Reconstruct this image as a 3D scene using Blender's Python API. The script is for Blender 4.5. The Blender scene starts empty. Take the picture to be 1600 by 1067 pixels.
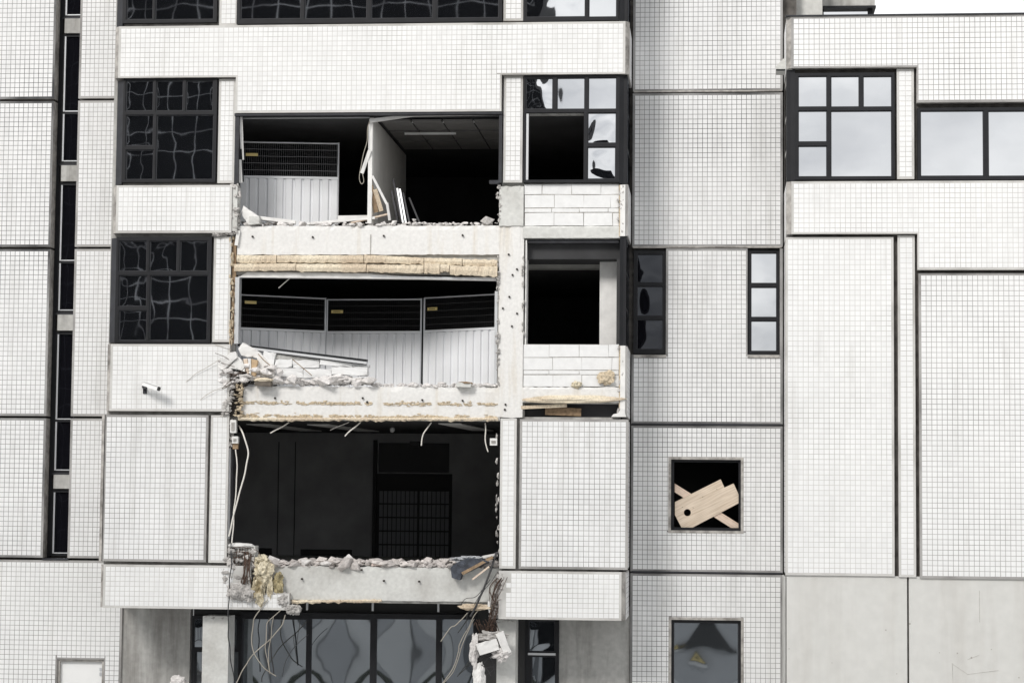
import bpy, bmesh, math, random
import numpy as np
from mathutils import Vector, Matrix, noise as mnoise
random.seed(7); RNG = np.random.default_rng(7)
S = bpy.context.scene
COL = S.collection

# ---------------------------------------------------------------- camera
F, CX, CY, D, ZC = 3500.0, 800.0, 533.5, 46.2, 8.3
nrm = lambda v: v / np.linalg.norm(v)
n_ = nrm(np.array([314.0, 266.5, F]))                     # away from the viewer, square to the facade
c = -314.0 / (F - 7.1); h_ = np.array([1.0, -0.0266 * c, c]); h_ = nrm(h_ - n_ * h_.dot(n_))
u_ = nrm(np.cross(n_, h_)); u_ = -u_ if u_[1] > 0 else u_
M3 = np.array([h_, n_, u_])                                # rows: world x, y, z axes in camera space (x right, y down, z ahead)
cam = bpy.data.cameras.new('camera'); co = bpy.data.objects.new('camera', cam); COL.objects.link(co)
right, down, fwd = M3[:, 0], M3[:, 1], M3[:, 2]
mw = Matrix(((right[0], -down[0], -fwd[0], 0), (right[1], -down[1], -fwd[1], -D), (right[2], -down[2], -fwd[2], ZC), (0, 0, 0, 1)))
co.matrix_world = mw
cam.sensor_width = 36; cam.sensor_fit = 'HORIZONTAL'; cam.lens = F / 1600 * 36; cam.clip_end = 3000; cam.clip_start = 0.5
S.camera = co

# ---------------------------------------------------------------- world and sun
SUN = Vector((-0.40, -0.78, 0.62)).normalized()
w = bpy.data.worlds.new('World'); S.world = w; w.use_nodes = True
nt = w.node_tree; nt.nodes.clear(); N = nt.nodes.new; L = nt.links.new
out = N('ShaderNodeOutputWorld'); bg = N('ShaderNodeBackground'); bg.inputs[1].default_value = 0.08
sky = N('ShaderNodeTexSky'); sky.sky_type = 'NISHITA'; sky.sun_disc = False
sky.sun_elevation = math.asin(SUN.z); sky.sun_rotation = math.atan2(SUN.x, SUN.y)
tc = N('ShaderNodeTexCoord'); mp = N('ShaderNodeMapping'); mp.inputs['Scale'].default_value = (1.4, 1.4, 4.0); mp.inputs['Location'].default_value = (3.1, 1.7, .4)
nz = N('ShaderNodeTexNoise'); nz.inputs['Scale'].default_value = 2.6; nz.inputs['Detail'].default_value = 7; nz.inputs['Roughness'].default_value = .52
rp = N('ShaderNodeValToRGB'); rp.color_ramp.elements[0].position = .36; rp.color_ramp.elements[0].color = (4.6, 4.75, 5.0, 1); rp.color_ramp.elements[1].position = .60; rp.color_ramp.elements[1].color = (9.8, 9.75, 9.65, 1)
mx = N('ShaderNodeMix'); mx.data_type = 'RGBA'; mx.inputs[0].default_value = .95
L(tc.outputs['Generated'], mp.inputs[0]); L(mp.outputs[0], nz.inputs[0]); L(nz.outputs[0], rp.inputs[0])
L(sky.outputs[0], mx.inputs[6]); L(rp.outputs[0], mx.inputs[7]); L(mx.outputs[2], bg.inputs[0]); L(bg.outputs[0], out.inputs[0])
sl = bpy.data.lights.new('sun', 'SUN'); sl.energy = 1.5; sl.angle = math.radians(18); sl.color = (1, .97, .93)
so = bpy.data.objects.new('sun', sl); COL.objects.link(so); so.rotation_euler = SUN.to_track_quat('Z', 'Y').to_euler(); so.location = (-30, -40, 60)
S.view_settings.view_transform = 'Standard'; S.view_settings.look = 'None'; S.view_settings.gamma = 1; S.view_settings.exposure = 0.85
S.view_settings.use_curve_mapping = False
S.cycles.max_bounces = 8; S.cycles.diffuse_bounces = 4; S.cycles.glossy_bounces = 4

# ---------------------------------------------------------------- photograph measurements -> metres on a plane at depth Y
def P(px, py, Y=0.0):
    d = M3 @ np.array([(px - CX) / F, (py - CY) / F, 1.0])
    t = (Y + D) / d[1]
    return Vector((d[0] * t, Y, ZC + d[2] * t))
def R(x0, y0, x1, y1, Y=0.0):
    a, b, c_, d = P(x0, y0, Y), P(x1, y0, Y), P(x0, y1, Y), P(x1, y1, Y)
    return ((a.x + c_.x) / 2, (b.x + d.x) / 2, (c_.z + d.z) / 2, (a.z + b.z) / 2)     # X0 X1 Z0 Z1
PX = 0.01311                                               # metres per photo pixel at the facade

# ---------------------------------------------------------------- materials
def mat(name, col, rough=.7, metal=0.0, nscale=0, namt=.15, bump=0, bscale=60, island=0, spec=.5, dark=None, dscale=1.0, dpos=(.45, .62), streak=False, grain=None):
    m = bpy.data.materials.new(name); m.use_nodes = True; t = m.node_tree; n = t.nodes.new; l = t.links.new
    b = t.nodes['Principled BSDF']; b.inputs['Roughness'].default_value = rough; b.inputs['Metallic'].default_value = metal
    b.inputs['Specular IOR Level'].default_value = spec
    b.inputs['Base Color'].default_value = (*col, 1)
    gm = n('ShaderNodeNewGeometry'); src = gm.outputs['Position']
    cur = None
    def mixc(fac, a, bcol, blend='MIX'):
        q = n('ShaderNodeMix'); q.data_type = 'RGBA'; q.blend_type = blend
        if isinstance(fac, (int, float)): q.inputs[0].default_value = fac
        else: l(fac, q.inputs[0])
        if isinstance(a, tuple): q.inputs[6].default_value = (*a, 1)
        else: l(a, q.inputs[6])
        if isinstance(bcol, tuple): q.inputs[7].default_value = (*bcol, 1)
        else: l(bcol, q.inputs[7])
        return q.outputs[2]
    cur = tuple(col)
    if dark:
        z = n('ShaderNodeTexNoise'); z.inputs['Scale'].default_value = dscale; z.inputs['Detail'].default_value = 6; z.inputs['Roughness'].default_value = .6
        if grain is not None:
            mq = n('ShaderNodeMapping'); mq.vector_type = 'TEXTURE'; mq.inputs['Rotation'].default_value = (0, math.radians(grain), 0); mq.inputs['Scale'].default_value = (1.6, .1, .06); l(src, mq.inputs[0]); l(mq.outputs[0], z.inputs[0])
        elif streak:
            mq = n('ShaderNodeMapping'); mq.inputs['Scale'].default_value = (4.0, 4.0, .35); l(src, mq.inputs[0]); l(mq.outputs[0], z.inputs[0])
        else: l(src, z.inputs[0])
        r = n('ShaderNodeMapRange'); r.inputs[1].default_value = dpos[0]; r.inputs[2].default_value = dpos[1]; l(z.outputs[0], r.inputs[0])
        cur = mixc(r.outputs[0], cur, tuple(dark))
    if nscale:
        z = n('ShaderNodeTexNoise'); z.inputs['Scale'].default_value = nscale; z.inputs['Detail'].default_value = 8; l(src, z.inputs[0])
        r = n('ShaderNodeMapRange'); r.inputs[1].default_value = .3; r.inputs[2].default_value = .7; r.inputs[3].default_value = 1 - namt; r.inputs[4].default_value = 1 + namt * .5; l(z.outputs[0], r.inputs[0])
        cur = mixc(1.0, cur, r.outputs[0], 'MULTIPLY')
    if island:
        r = n('ShaderNodeMapRange'); r.inputs[3].default_value = 1 - island; r.inputs[4].default_value = 1; l(gm.outputs['Random Per Island'], r.inputs[0])
        cur = mixc(1.0, cur, r.outputs[0], 'MULTIPLY')
    if not isinstance(cur, tuple): l(cur, b.inputs['Base Color'])
    if bump:
        z = n('ShaderNodeTexNoise'); z.inputs['Scale'].default_value = bscale; z.inputs['Detail'].default_value = 5; l(src, z.inputs[0])
        q = n('ShaderNodeBump'); q.inputs['Strength'].default_value = bump; q.inputs['Distance'].default_value = .02; l(z.outputs[0], q.inputs['Height']); l(q.outputs[0], b.inputs['Normal'])
    return m
def glass(name, refl, tint, base, rough=.015):
    m = bpy.data.materials.new(name); m.use_nodes = True; t = m.node_tree; t.nodes.clear(); n = t.nodes.new; l = t.links.new
    o = n('ShaderNodeOutputMaterial'); mxs = n('ShaderNodeMixShader'); d = n('ShaderNodeBsdfDiffuse'); g = n('ShaderNodeBsdfGlossy')
    d.inputs[0].default_value = (*base, 1); g.inputs[0].default_value = (*tint, 1); g.inputs[1].default_value = rough
    lw = n('ShaderNodeFresnel'); lw.inputs[0].default_value = 1.5
    a = n('ShaderNodeMath'); a.operation = 'MAXIMUM'; a.inputs[1].default_value = refl; l(lw.outputs[0], a.inputs[0])
    gm = n('ShaderNodeNewGeometry'); z = n('ShaderNodeTexNoise'); z.inputs['Scale'].default_value = 1.3; z.inputs['Detail'].default_value = 6; l(gm.outputs['Position'], z.inputs[0])
    r = n('ShaderNodeMapRange'); r.inputs[3].default_value = .92; r.inputs[4].default_value = 1.04; l(z.outputs[0], r.inputs[0])
    mu = n('ShaderNodeMath'); mu.operation = 'MULTIPLY'; l(a.outputs[0], mu.inputs[0]); l(r.outputs[0], mu.inputs[1])
    l(mu.outputs[0], mxs.inputs[0]); l(d.outputs[0], mxs.inputs[1]); l(g.outputs[0], mxs.inputs[2]); l(mxs.outputs[0], o.inputs[0])
    return m
TILE = mat('white_glazed_tile', (.80, .80, .795), .28, nscale=.9, namt=.04, island=.05, dark=(.62, .61, .59), dscale=1.0, dpos=(.55, .90), streak=True)
TILE_G = mat('weathered_white_tile', (.79, .79, .79), .30, nscale=.9, namt=.06, island=.06, dark=(.62, .615, .60), dscale=1.0, dpos=(.51, .86), streak=True)
GR_L = mat('pale_grout', (.56, .55, .53), .9, dark=(.34, .33, .31), dscale=.55, dpos=(.48, .70))
GR_M = mat('grey_grout', (.38, .37, .36), .9, dark=(.15, .145, .14), dscale=.5, dpos=(.46, .70))
GR_D = mat('sooty_grout', (.34, .335, .33), .9, dark=(.05, .05, .052), dscale=.35, dpos=(.42, .66))
EDGE = mat('panel_edge_concrete', (.42, .40, .375), .9, nscale=9, namt=.35, dark=(.13, .12, .11), dscale=1.6, dpos=(.48, .72))
BASEC = mat('smooth_base_concrete', (.60, .595, .57), .9, nscale=5, namt=.05, bump=.12, bscale=110, dark=(.52, .505, .475), dscale=.45, dpos=(.48, .78), streak=True)
CONC = mat('bare_concrete', (.60, .60, .575), .88, nscale=14, namt=.10, bump=.15, bscale=90, dark=(.42, .41, .385), dscale=.9, dpos=(.46, .72))
CONC_S = mat('stained_concrete', (.47, .465, .445), .9, nscale=10, namt=.14, bump=.2, bscale=70, dark=(.24, .23, .215), dscale=.8, dpos=(.42, .70), streak=True)
BEAM = mat('whitewashed_concrete', (.72, .71, .69), .85, nscale=16, namt=.08, bump=.25, bscale=50, dark=(.60, .55, .47), dscale=1.1, dpos=(.54, .80), streak=True)
BROKE = mat('broken_concrete', (.60, .575, .55), .95, nscale=18, namt=.35, bump=.9, bscale=40, island=.30)
RUBW = mat('white_rubble', (.78, .75, .73), .95, nscale=20, namt=.2, bump=.6, bscale=50, island=.2)
CRACKD = mat('crack_hole_shade', (.035, .03, .026), 1)  # near-black fill puts the shade inside holes and cracks into colour
AAC = mat('aerated_block', (.75, .75, .745), .95, nscale=9, namt=.06, bump=.12, bscale=120, island=.03)
MORT = mat('mortar', (.42, .40, .37), .95, nscale=20, namt=.3)
FRAME = mat('graphite_frame', (.012, .0125, .015), .45, nscale=3, namt=.3, spec=.3)
FRAME2 = mat('dusty_graphite_frame', (.030, .031, .036), .5, nscale=5, namt=.35, spec=.35)
JOINT = mat('dark_joint_concrete', (.13, .12, .11), 1, nscale=6, namt=.5)  # dark concrete seen through the open panel joints
DARKIN = mat('dim_grey_interior', (.34, .34, .345), .9, nscale=1.2, namt=.25)  # room darkness partly put into this grey; also on the soffit
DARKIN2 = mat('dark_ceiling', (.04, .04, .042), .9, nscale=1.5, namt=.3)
WALLIN = mat('painted_partition', (.80, .78, .74), .9, nscale=2, namt=.1)
PLAST = mat('white_plaster', (.74, .73, .71), .9, nscale=5, namt=.12)
GREYIN = mat('grey_soffit_beam', (.34, .335, .315), .9, nscale=3, namt=.2)
TAN = mat('tan_insulation', (.58, .48, .36), 1, nscale=30, namt=.25, bump=.3, bscale=70, dark=(.72, .64, .50), dscale=.9, dpos=(.42, .62))
TANRES = mat('adhesive_residue', (.62, .52, .38), 1, nscale=22, namt=.4, bump=.9, bscale=60)
WOOL = mat('yellow_wool', (.68, .61, .46), 1, dark=(.30, .24, .14), dscale=4.5, dpos=(.50, .66), nscale=16, namt=.45, bump=1, bscale=35)  # dark blotches paint the shaded gaps between tufts
WOOD = mat('pale_plywood', (.66, .56, .45), .7, dark=(.42, .31, .21), dscale=2.2, dpos=(.44, .78), nscale=3, namt=.08, grain=-27)
WOOD3 = mat('knotty_pine', (.66, .53, .43), .7, dark=(.48, .34, .24), dscale=2.6, dpos=(.46, .80), nscale=12, namt=.12, grain=32)
WOOD2 = mat('pine_batten', (.68, .56, .45), .7, nscale=12, namt=.2)
WOODD = mat('old_timber', (.30, .21, .13), .9, nscale=14, namt=.4)
STEEL = mat('galvanised_steel', (.60, .61, .63), .42, .55, nscale=3, namt=.1)
SHEET = mat('grey_coated_sheet', (.76, .77, .79), .5, 0, nscale=1.5, namt=.07)
ALU = mat('pale_metal', (.62, .63, .64), .4, .4)
RUST = mat('rusty_rebar', (.075, .045, .032), .9, nscale=40, namt=.4)
WIREW = mat('pale_cable', (.70, .67, .62), .7)
WIRET = mat('dusty_wire', (.36, .33, .28), .8)
WIREG = mat('dull_wire', (.26, .26, .27), .6)
WIREG2 = mat('darkened_wire', (.07, .07, .072), .7)
WIRED = mat('dark_cable', (.035, .035, .037), .6)
FOAM = mat('blue_grey_felt', (.062, .070, .088), .85, nscale=10, namt=.5, bump=.6, bscale=30)
YEL = mat('yellow_plate', (.72, .57, .22), .5)
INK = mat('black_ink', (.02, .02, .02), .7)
WHITE = mat('white_paint', (.82, .82, .81), .4, nscale=3, namt=.03)
GLASS = glass('mirrored_glass', .68, (.89, .905, .93), (.012, .013, .015))
GLASSD = glass('dark_glass', .045, (.8, .85, .95), (.006, .006, .008))
GLASSG = glass('grey_glass', .42, (.80, .86, .92), (.02, .022, .024))
GROUNDM = mat('asphalt', (.10, .10, .10), .9, nscale=2, namt=.2, bump=.2)
OPPC = mat('opposite_panel', (.62, .62, .61), .8, nscale=.7, namt=.1)
OPPD = mat('opposite_dark_glass', (.004, .0045, .006), .6, spec=.05)
OPPL = mat('opposite_mullion', (.36, .37, .39), .6, dark=(.12, .12, .13), dscale=.25, dpos=(.45, .55))
OPPG = mat('opposite_grey', (.16, .165, .17), .8)
OPPM = mat('opposite_mid_panel', (.45, .455, .46), .8, nscale=1, namt=.1)
SHRUB = mat('dark_shrub', (.03, .035, .02), 1)

# ---------------------------------------------------------------- mesh helpers
class MB:
    def __init__(s): s.v = []; s.f = []; s.mi = []; s.n = 0
    def add(s, verts, faces, mi=0):
        s.v += [tuple(q) for q in verts]; s.f += [tuple(i + s.n for i in f) for f in faces]; s.mi += [mi] * len(faces); s.n += len(verts); return s
    def box(s, x0, x1, y0, y1, z0, z1, mi=0):
        return s.add([(x0, y0, z0), (x1, y0, z0), (x1, y1, z0), (x0, y1, z0), (x0, y0, z1), (x1, y0, z1), (x1, y1, z1), (x0, y1, z1)],
                     [(0, 1, 5, 4), (1, 2, 6, 5), (2, 3, 7, 6), (3, 0, 4, 7), (4, 5, 6, 7), (3, 2, 1, 0)], mi)
    def obox(s, c, size, rot, mi=0):                       # oriented box, rot = euler
        m = Matrix.LocRotScale(Vector(c), __import__('mathutils').Euler(rot), Vector(size) * .5)
        q = [(-1, -1, -1), (1, -1, -1), (1, 1, -1), (-1, 1, -1), (-1, -1, 1), (1, -1, 1), (1, 1, 1), (-1, 1, 1)]
        return s.add([m @ Vector(p) for p in q], [(0, 1, 5, 4), (1, 2, 6, 5), (2, 3, 7, 6), (3, 0, 4, 7), (4, 5, 6, 7), (3, 2, 1, 0)], mi)
    def bar(s, a, b, wx, wy, mi=0):                        # square bar between two points
        a, b = Vector(a), Vector(b); d = (b - a).normalized(); ref = Vector((0, 1, 0)) if abs(d.y) < .9 else Vector((1, 0, 0))
        e = d.cross(ref).normalized(); g = d.cross(e).normalized(); e *= wx / 2; g *= wy / 2
        return s.add([a - e - g, a + e - g, a + e + g, a - e + g, b - e - g, b + e - g, b + e + g, b - e + g],
                     [(0, 1, 5, 4), (1, 2, 6, 5), (2, 3, 7, 6), (3, 0, 4, 7), (4, 5, 6, 7), (3, 2, 1, 0)], mi)
    def tube(s, pts, r, k=6, mi=0):
        pts = [Vector(p) for p in pts]; rings = []; e = None
        for i, p in enumerate(pts):
            d = (pts[min(i + 1, len(pts) - 1)] - pts[max(i - 1, 0)]).normalized()
            if e is None: e = d.cross(Vector((0, 1, 0)) if abs(d.y) < .9 else Vector((1, 0, 0))).normalized()
            e = (e - d * e.dot(d)).normalized(); g = d.cross(e)
            rings.append([p + (e * math.cos(2 * math.pi * j / k) + g * math.sin(2 * math.pi * j / k)) * r for j in range(k)])
        vs = [q for rg in rings for q in rg]; fs = []
        for i in range(len(pts) - 1):
            for j in range(k): fs.append((i * k + j, i * k + (j + 1) % k, (i + 1) * k + (j + 1) % k, (i + 1) * k + j))
        fs.append(tuple(range(k))[::-1]); fs.append(tuple((len(pts) - 1) * k + j for j in range(k)))
        return s.add(vs, fs, mi)
    def prism(s, poly, y0, y1, mi=0, jit=0):               # poly in (x, z), extruded in y
        n = len(poly); J = lambda: (random.uniform(-jit, jit) if jit else 0)
        a = [(p[0] + J(), y0 + J(), p[1] + J()) for p in poly]; b = [(p[0] + J(), y1 + J(), p[1] + J()) for p in poly]
        return s.add(a + b, [tuple(range(n)), tuple(range(2 * n - 1, n - 1, -1))] + [(i, n + i, n + (i + 1) % n, (i + 1) % n) for i in range(n)], mi)
    def vprism(s, poly, z0, z1, mi=0):                     # poly in (x, y), extruded in z
        n = len(poly); a = [(p[0], p[1], z0) for p in poly]; b = [(p[0], p[1], z1) for p in poly]
        return s.add(a + b, [tuple(range(n))[::-1], tuple(range(n, 2 * n))] + [(i, (i + 1) % n, n + (i + 1) % n, n + i) for i in range(n)], mi)
    def build(s, name, m, parent=None, smooth=False, label=None, kind=None):
        me = bpy.data.meshes.new(name); me.from_pydata(s.v, [], s.f)
        ms = m if isinstance(m, (list, tuple)) else [m]
        for q in ms: me.materials.append(q)
        if len(ms) > 1: me.polygons.foreach_set('material_index', s.mi)
        bm = bmesh.new(); bm.from_mesh(me); bmesh.ops.recalc_face_normals(bm, faces=bm.faces); bm.to_mesh(me); bm.free()
        if smooth: me.polygons.foreach_set('use_smooth', [True] * len(me.polygons))
        me.update()
        o = bpy.data.objects.new(name, me); COL.objects.link(o)
        if parent is not None: o.parent = parent; o.matrix_parent_inverse = parent.matrix_world.inverted()
        if label: o['label'] = label
        if kind: o['kind'] = kind
        return o
def tag(o, label, cat, group=None):
    o['label'] = label; o['category'] = cat
    if group: o['group'] = group
    return o
def thing(name, loc, label, cat, group=None):
    o = bpy.data.objects.new(name, None); COL.objects.link(o); o.location = loc
    o.matrix_world = Matrix.Translation(Vector(loc)); o.empty_display_size = .2
    return tag(o, label, cat, group)

HULLS = []
for k in range(14):
    bm = bmesh.new(); rr = random.Random(k)
    for i in range(11):
        v = Vector((rr.gauss(0, 1), rr.gauss(0, 1), rr.gauss(0, 1))).normalized() * rr.uniform(.75, 1.05); bm.verts.new(v)
    bmesh.ops.convex_hull(bm, input=bm.verts); bmesh.ops.delete(bm, geom=[v for v in bm.verts if not v.link_faces], context='VERTS')
    bm.verts.index_update(); HULLS.append(([v.co.copy() for v in bm.verts], [tuple(v.index for v in f.verts) for f in bm.faces])); bm.free()
def chunk(mb, c, size, rot=None, k=None, mi=0):
    vs, fs = HULLS[random.randrange(14) if k is None else k]
    rot = rot or (random.uniform(0, 6), random.uniform(0, 6), random.uniform(0, 6))
    m = Matrix.LocRotScale(Vector(c), __import__('mathutils').Euler(rot), Vector((1, 1, 1)))
    sz = Vector(size) * .5
    return mb.add([Vector(c) + Vector(((m.to_3x3() @ v).x * sz.x, (m.to_3x3() @ v).y * sz.y, (m.to_3x3() @ v).z * sz.z)) for v in vs], fs, mi)
def lump(name, c, size, m, parent=None, seed=0, rough=.35, sub=3, label=None):
    """crumbly mass: displaced icosphere"""
    bm = bmesh.new(); bmesh.ops.create_icosphere(bm, subdivisions=sub, radius=1)
    for v in bm.verts:
        p = v.co * 1.7 + Vector((seed * 7.3, seed * 3.1, 0))
        v.co *= 1 + rough * (mnoise.noise(p) * 1.2 + mnoise.noise(p * 2.6) * .7 + mnoise.noise(p * 6) * .35)
        v.co = Vector((v.co.x * size[0] / 2, v.co.y * size[1] / 2, v.co.z * size[2] / 2)) + Vector(c)
    me = bpy.data.meshes.new(name); bm.to_mesh(me); bm.free(); me.materials.append(m)
    o = bpy.data.objects.new(name, me); COL.objects.link(o)
    if parent is not None: o.parent = parent; o.matrix_parent_inverse = parent.matrix_world.inverted()
    if label: o['label'] = label
    return o
def spline(pts, n=6):
    pts = [Vector(p) for p in pts]; q = [pts[0]] + pts + [pts[-1]]; r = []
    for i in range(1, len(q) - 2):
        for j in range(n):
            t = j / n; a, b, c_, d = q[i - 1], q[i], q[i + 1], q[i + 2]
            r.append(.5 * ((2 * b) + (c_ - a) * t + (2 * a - 5 * b + 4 * c_ - d) * t * t + (3 * b - a - 3 * c_ + d) * t ** 3))
    r.append(pts[-1]); return r
def slab(mb, rect, holes, y0, y1, mi=0, mi_side=None):
    """wall with rectangular holes, one welded shell, no overlapping faces"""
    X0, X1, Z0, Z1 = rect; hs = [(max(a, X0), min(b, X1), max(c_, Z0), min(d, Z1)) for a, b, c_, d in holes]; hs = [q for q in hs if q[0] < q[1] and q[2] < q[3]]
    xs = sorted({round(v, 5) for v in [X0, X1] + [q for q_ in hs for q in q_[:2]]}); zs = sorted({round(v, 5) for v in [Z0, Z1] + [q for q_ in hs for q in q_[2:]]})
    nx, nz = len(xs) - 1, len(zs) - 1
    sol = [[not any(a < (xs[i] + xs[i + 1]) / 2 < b and c_ < (zs[j] + zs[j + 1]) / 2 < d for a, b, c_, d in hs) for j in range(nz)] for i in range(nx)]
    s_ = lambda i, j: 0 <= i < nx and 0 <= j < nz and sol[i][j]
    ms = mi if mi_side is None else mi_side
    for i in range(nx):
        for j in range(nz):
            if not sol[i][j]: continue
            a, b, c_, d = xs[i], xs[i + 1], zs[j], zs[j + 1]
            mb.add([(a, y0, c_), (b, y0, c_), (b, y0, d), (a, y0, d)], [(0, 1, 2, 3)], mi); mb.add([(a, y1, c_), (b, y1, c_), (b, y1, d), (a, y1, d)], [(3, 2, 1, 0)], ms)
            if not s_(i - 1, j): mb.add([(a, y0, c_), (a, y0, d), (a, y1, d), (a, y1, c_)], [(0, 1, 2, 3)], ms)
            if not s_(i + 1, j): mb.add([(b, y0, c_), (b, y1, c_), (b, y1, d), (b, y0, d)], [(0, 1, 2, 3)], ms)
            if not s_(i, j - 1): mb.add([(a, y0, c_), (a, y1, c_), (b, y1, c_), (b, y0, c_)], [(0, 1, 2, 3)], ms)
            if not s_(i, j + 1): mb.add([(a, y0, d), (b, y0, d), (b, y1, d), (a, y1, d)], [(0, 1, 2, 3)], ms)
    return mb
TP, TJ = .1055, .0085
def tiles(name, org, U, V, Nn, w_, h__, parent, m, holes=(), skip=None, margin=.045, raise_=.0035):
    """one shallow block per tile, joints left open; holes in (u0,u1,v0,v1)"""
    nu = max(1, round((w_ - 2 * margin) / TP)); nv = max(1, round((h__ - 2 * margin) / TP)); pu = (w_ - 2 * margin) / nu; pv = (h__ - 2 * margin) / nv
    org, U, V, Nn = (np.array(q, float) for q in (org, U, V, Nn)); qs = []
    for i in range(nu):
        for j in range(nv):
            a, b, c_, d = margin + i * pu + TJ / 2, margin + (i + 1) * pu - TJ / 2, margin + j * pv + TJ / 2, margin + (j + 1) * pv - TJ / 2
            ok = True
            for (p, q, r, s_) in holes:
                if a < q and b > p and c_ < s_ and d > r:
                    ou, ov = min(b, q) - max(a, p), min(d, s_) - max(c_, r)
                    if ou >= (b - a) * .95 and ov >= (d - c_) * .95: ok = False; break
                    if ou / (b - a) < ov / (d - c_):
                        if (a + b) / 2 < (p + q) / 2: b = p - TJ / 2
                        else: a = q + TJ / 2
                    else:
                        if (c_ + d) / 2 < (r + s_) / 2: d = r - TJ / 2
                        else: c_ = s_ + TJ / 2
                    if b - a < .012 or d - c_ < .012: ok = False; break
            if ok and skip and skip((a + b) / 2, (c_ + d) / 2): ok = False
            if ok: qs.append((a, b, c_, d))
    if not qs: return None
    q = np.array(qs); n = len(q); a, b, c_, d = q.T
    tilt = RNG.normal(0, .0005, (n, 4)); top = raise_ + tilt
    e = .0018
    cu = np.stack([a, b, b, a, a + e, b - e, b - e, a + e], 1); cv = np.stack([c_, c_, d, d, c_ + e, c_ + e, d - e, d - e], 1); cn = np.concatenate([np.full((n, 4), -.002), top], 1)
    ver = org + cu[..., None] * U + cv[..., None] * V + cn[..., None] * Nn
    fb = np.array([[4, 5, 6, 7], [0, 1, 5, 4], [1, 2, 6, 5], [2, 3, 7, 6], [3, 0, 4, 7]]); fc = (fb[None] + (np.arange(n) * 8)[:, None, None]).reshape(-1, 4)
    me = bpy.data.meshes.new(name); me.vertices.add(n * 8); me.vertices.foreach_set('co', ver.reshape(-1))
    me.loops.add(fc.size); me.loops.foreach_set('vertex_index', fc.reshape(-1)); me.polygons.add(len(fc)); me.polygons.foreach_set('loop_start', np.arange(len(fc)) * 4); me.polygons.foreach_set('loop_total', np.full(len(fc), 4))
    me.polygons.foreach_set('use_smooth', np.zeros(len(fc), bool)); me.update(calc_edges=True); me.materials.append(m)
    o = bpy.data.objects.new(name, me); COL.objects.link(o); o.parent = parent; o['kind'] = 'stuff'
    return o

# ================================================================ the building
B = thing('office_building', (0, 0, 0), 'white tiled office building with its middle bays torn open', 'building')
XAX, ZAX, FRONT = (1, 0, 0), (0, 0, 1), (0, -1, 0)
def part(mb, name, m, **k): return mb.build(name, m, B, **k)
def panel(px, Y, holes=(), thick=.19, grout=GR_L, tile=TILE, skip=None, margin=.045, label=None, name='wall_panel', world=None, wholes=()):
    r = world or R(*px, Y); hs = [R(*q, Y) for q in holes] + list(wholes)
    mb = slab(MB(), r, hs, Y, Y + thick, 0, 1)
    o = part(mb, name, [grout, EDGE], label=label)
    # bare concrete rim proud of the grout along the outer edge
    sk = (lambda u, v: skip(r[0] + u, r[2] + v)) if skip else None
    tiles('tiles', (r[0], Y, r[2]), XAX, ZAX, FRONT, r[1] - r[0], r[3] - r[2], o, tile, [(a - r[0] - (.03 if a > r[0] + .05 else .1), b - r[0] + (.03 if b < r[1] - .05 else .1), c_ - r[2] - (.03 if c_ > r[2] + .05 else .1), d - r[2] + (.03 if d < r[3] - .05 else .1)) for a, b, c_, d in hs], sk, margin)
    return o
def side_panel(X, y0, y1, z0, z1, facing, grout=GR_M, tile=TILE_G):
    o = part(MB().box(min(X, X - facing * .12), max(X, X - facing * .12), y0, y1, z0, z1), 'side_panel', grout)
    if facing > 0: tiles('tiles', (X, y0, z0), (0, 1, 0), ZAX, (1, 0, 0), y1 - y0, z1 - z0, o, tile, margin=.02)
    else: tiles('tiles', (X, y1, z0), (0, -1, 0), ZAX, (-1, 0, 0), y1 - y0, z1 - z0, o, tile, margin=.02)
def pane_mesh(r, Y, A, wave, seed, n=14):
    a, b, c_, d = r; mb = MB(); vs = []
    for j in range(n + 1):
        for i in range(n + 1):
            u, v = i / n, j / n; x, z = a + (b - a) * u, c_ + (d - c_) * v
            pil = (1 - (2 * u - 1) ** 2) * (1 - (2 * v - 1) ** 2)
            wv = mnoise.noise(Vector((x * 1.15 + seed * 5.7, z * 1.15, seed))) + .35 * mnoise.noise(Vector((x * 4 + seed * 3.3, z * 4, seed + 9)))
            vs.append((x, Y - A * pil - wave * wv * (.35 + .65 * min(1, 3 * pil)), z))
    fs = [(j * (n + 1) + i, j * (n + 1) + i + 1, (j + 1) * (n + 1) + i + 1, (j + 1) * (n + 1) + i) for j in range(n) for i in range(n)]
    return mb.add(vs, fs)
PSEED = [0]
def window(px, Y, panes, depth=.12, m=FRAME, g=GLASS, missing=(), A=.0015, wave=.0012, label=None, name='window', warp=None, n=14):
    r = R(*px, Y); ps = [R(*q, Y) for q in panes]; ms = [R(*q, Y) for q in missing]
    o = part(slab(MB(), r, ps + ms, Y, Y + depth), name, m, label=label)
    for i, q in enumerate(ps):
        PSEED[0] += 1; e = .006
        aa, ww = (A, wave) if not warp or i not in warp else warp[i]
        p = pane_mesh((q[0] - e, q[1] + e, q[2] - e, q[3] + e), Y + depth * .45, aa, ww, PSEED[0], n).build('pane', g, o, smooth=True)
        # slim bead round the pane
        t = .018; bd = slab(MB(), q, [(q[0] + t, q[1] - t, q[2] + t, q[3] - t)], Y + depth * .22, Y + depth * .38)
        bd.build('glazing_bead', FRAME2, o)
    return o
def corner(xa, xb, Y, z0, z1, m, name='corner_strip', back=.3, drop=.09):
    """chamfered arris: xa = where the front ends, xb = where the side starts"""
    return part(MB().vprism([(xa, Y + .001), (xb, Y + drop), (xb, Y + back), (xa, Y + back)], z0, z1), name, m)

YB = 1.7                                                    # depth of the set-back walls
zt = lambda y, Y=0: P(800, y, Y).z
GZ = 0.0
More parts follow.
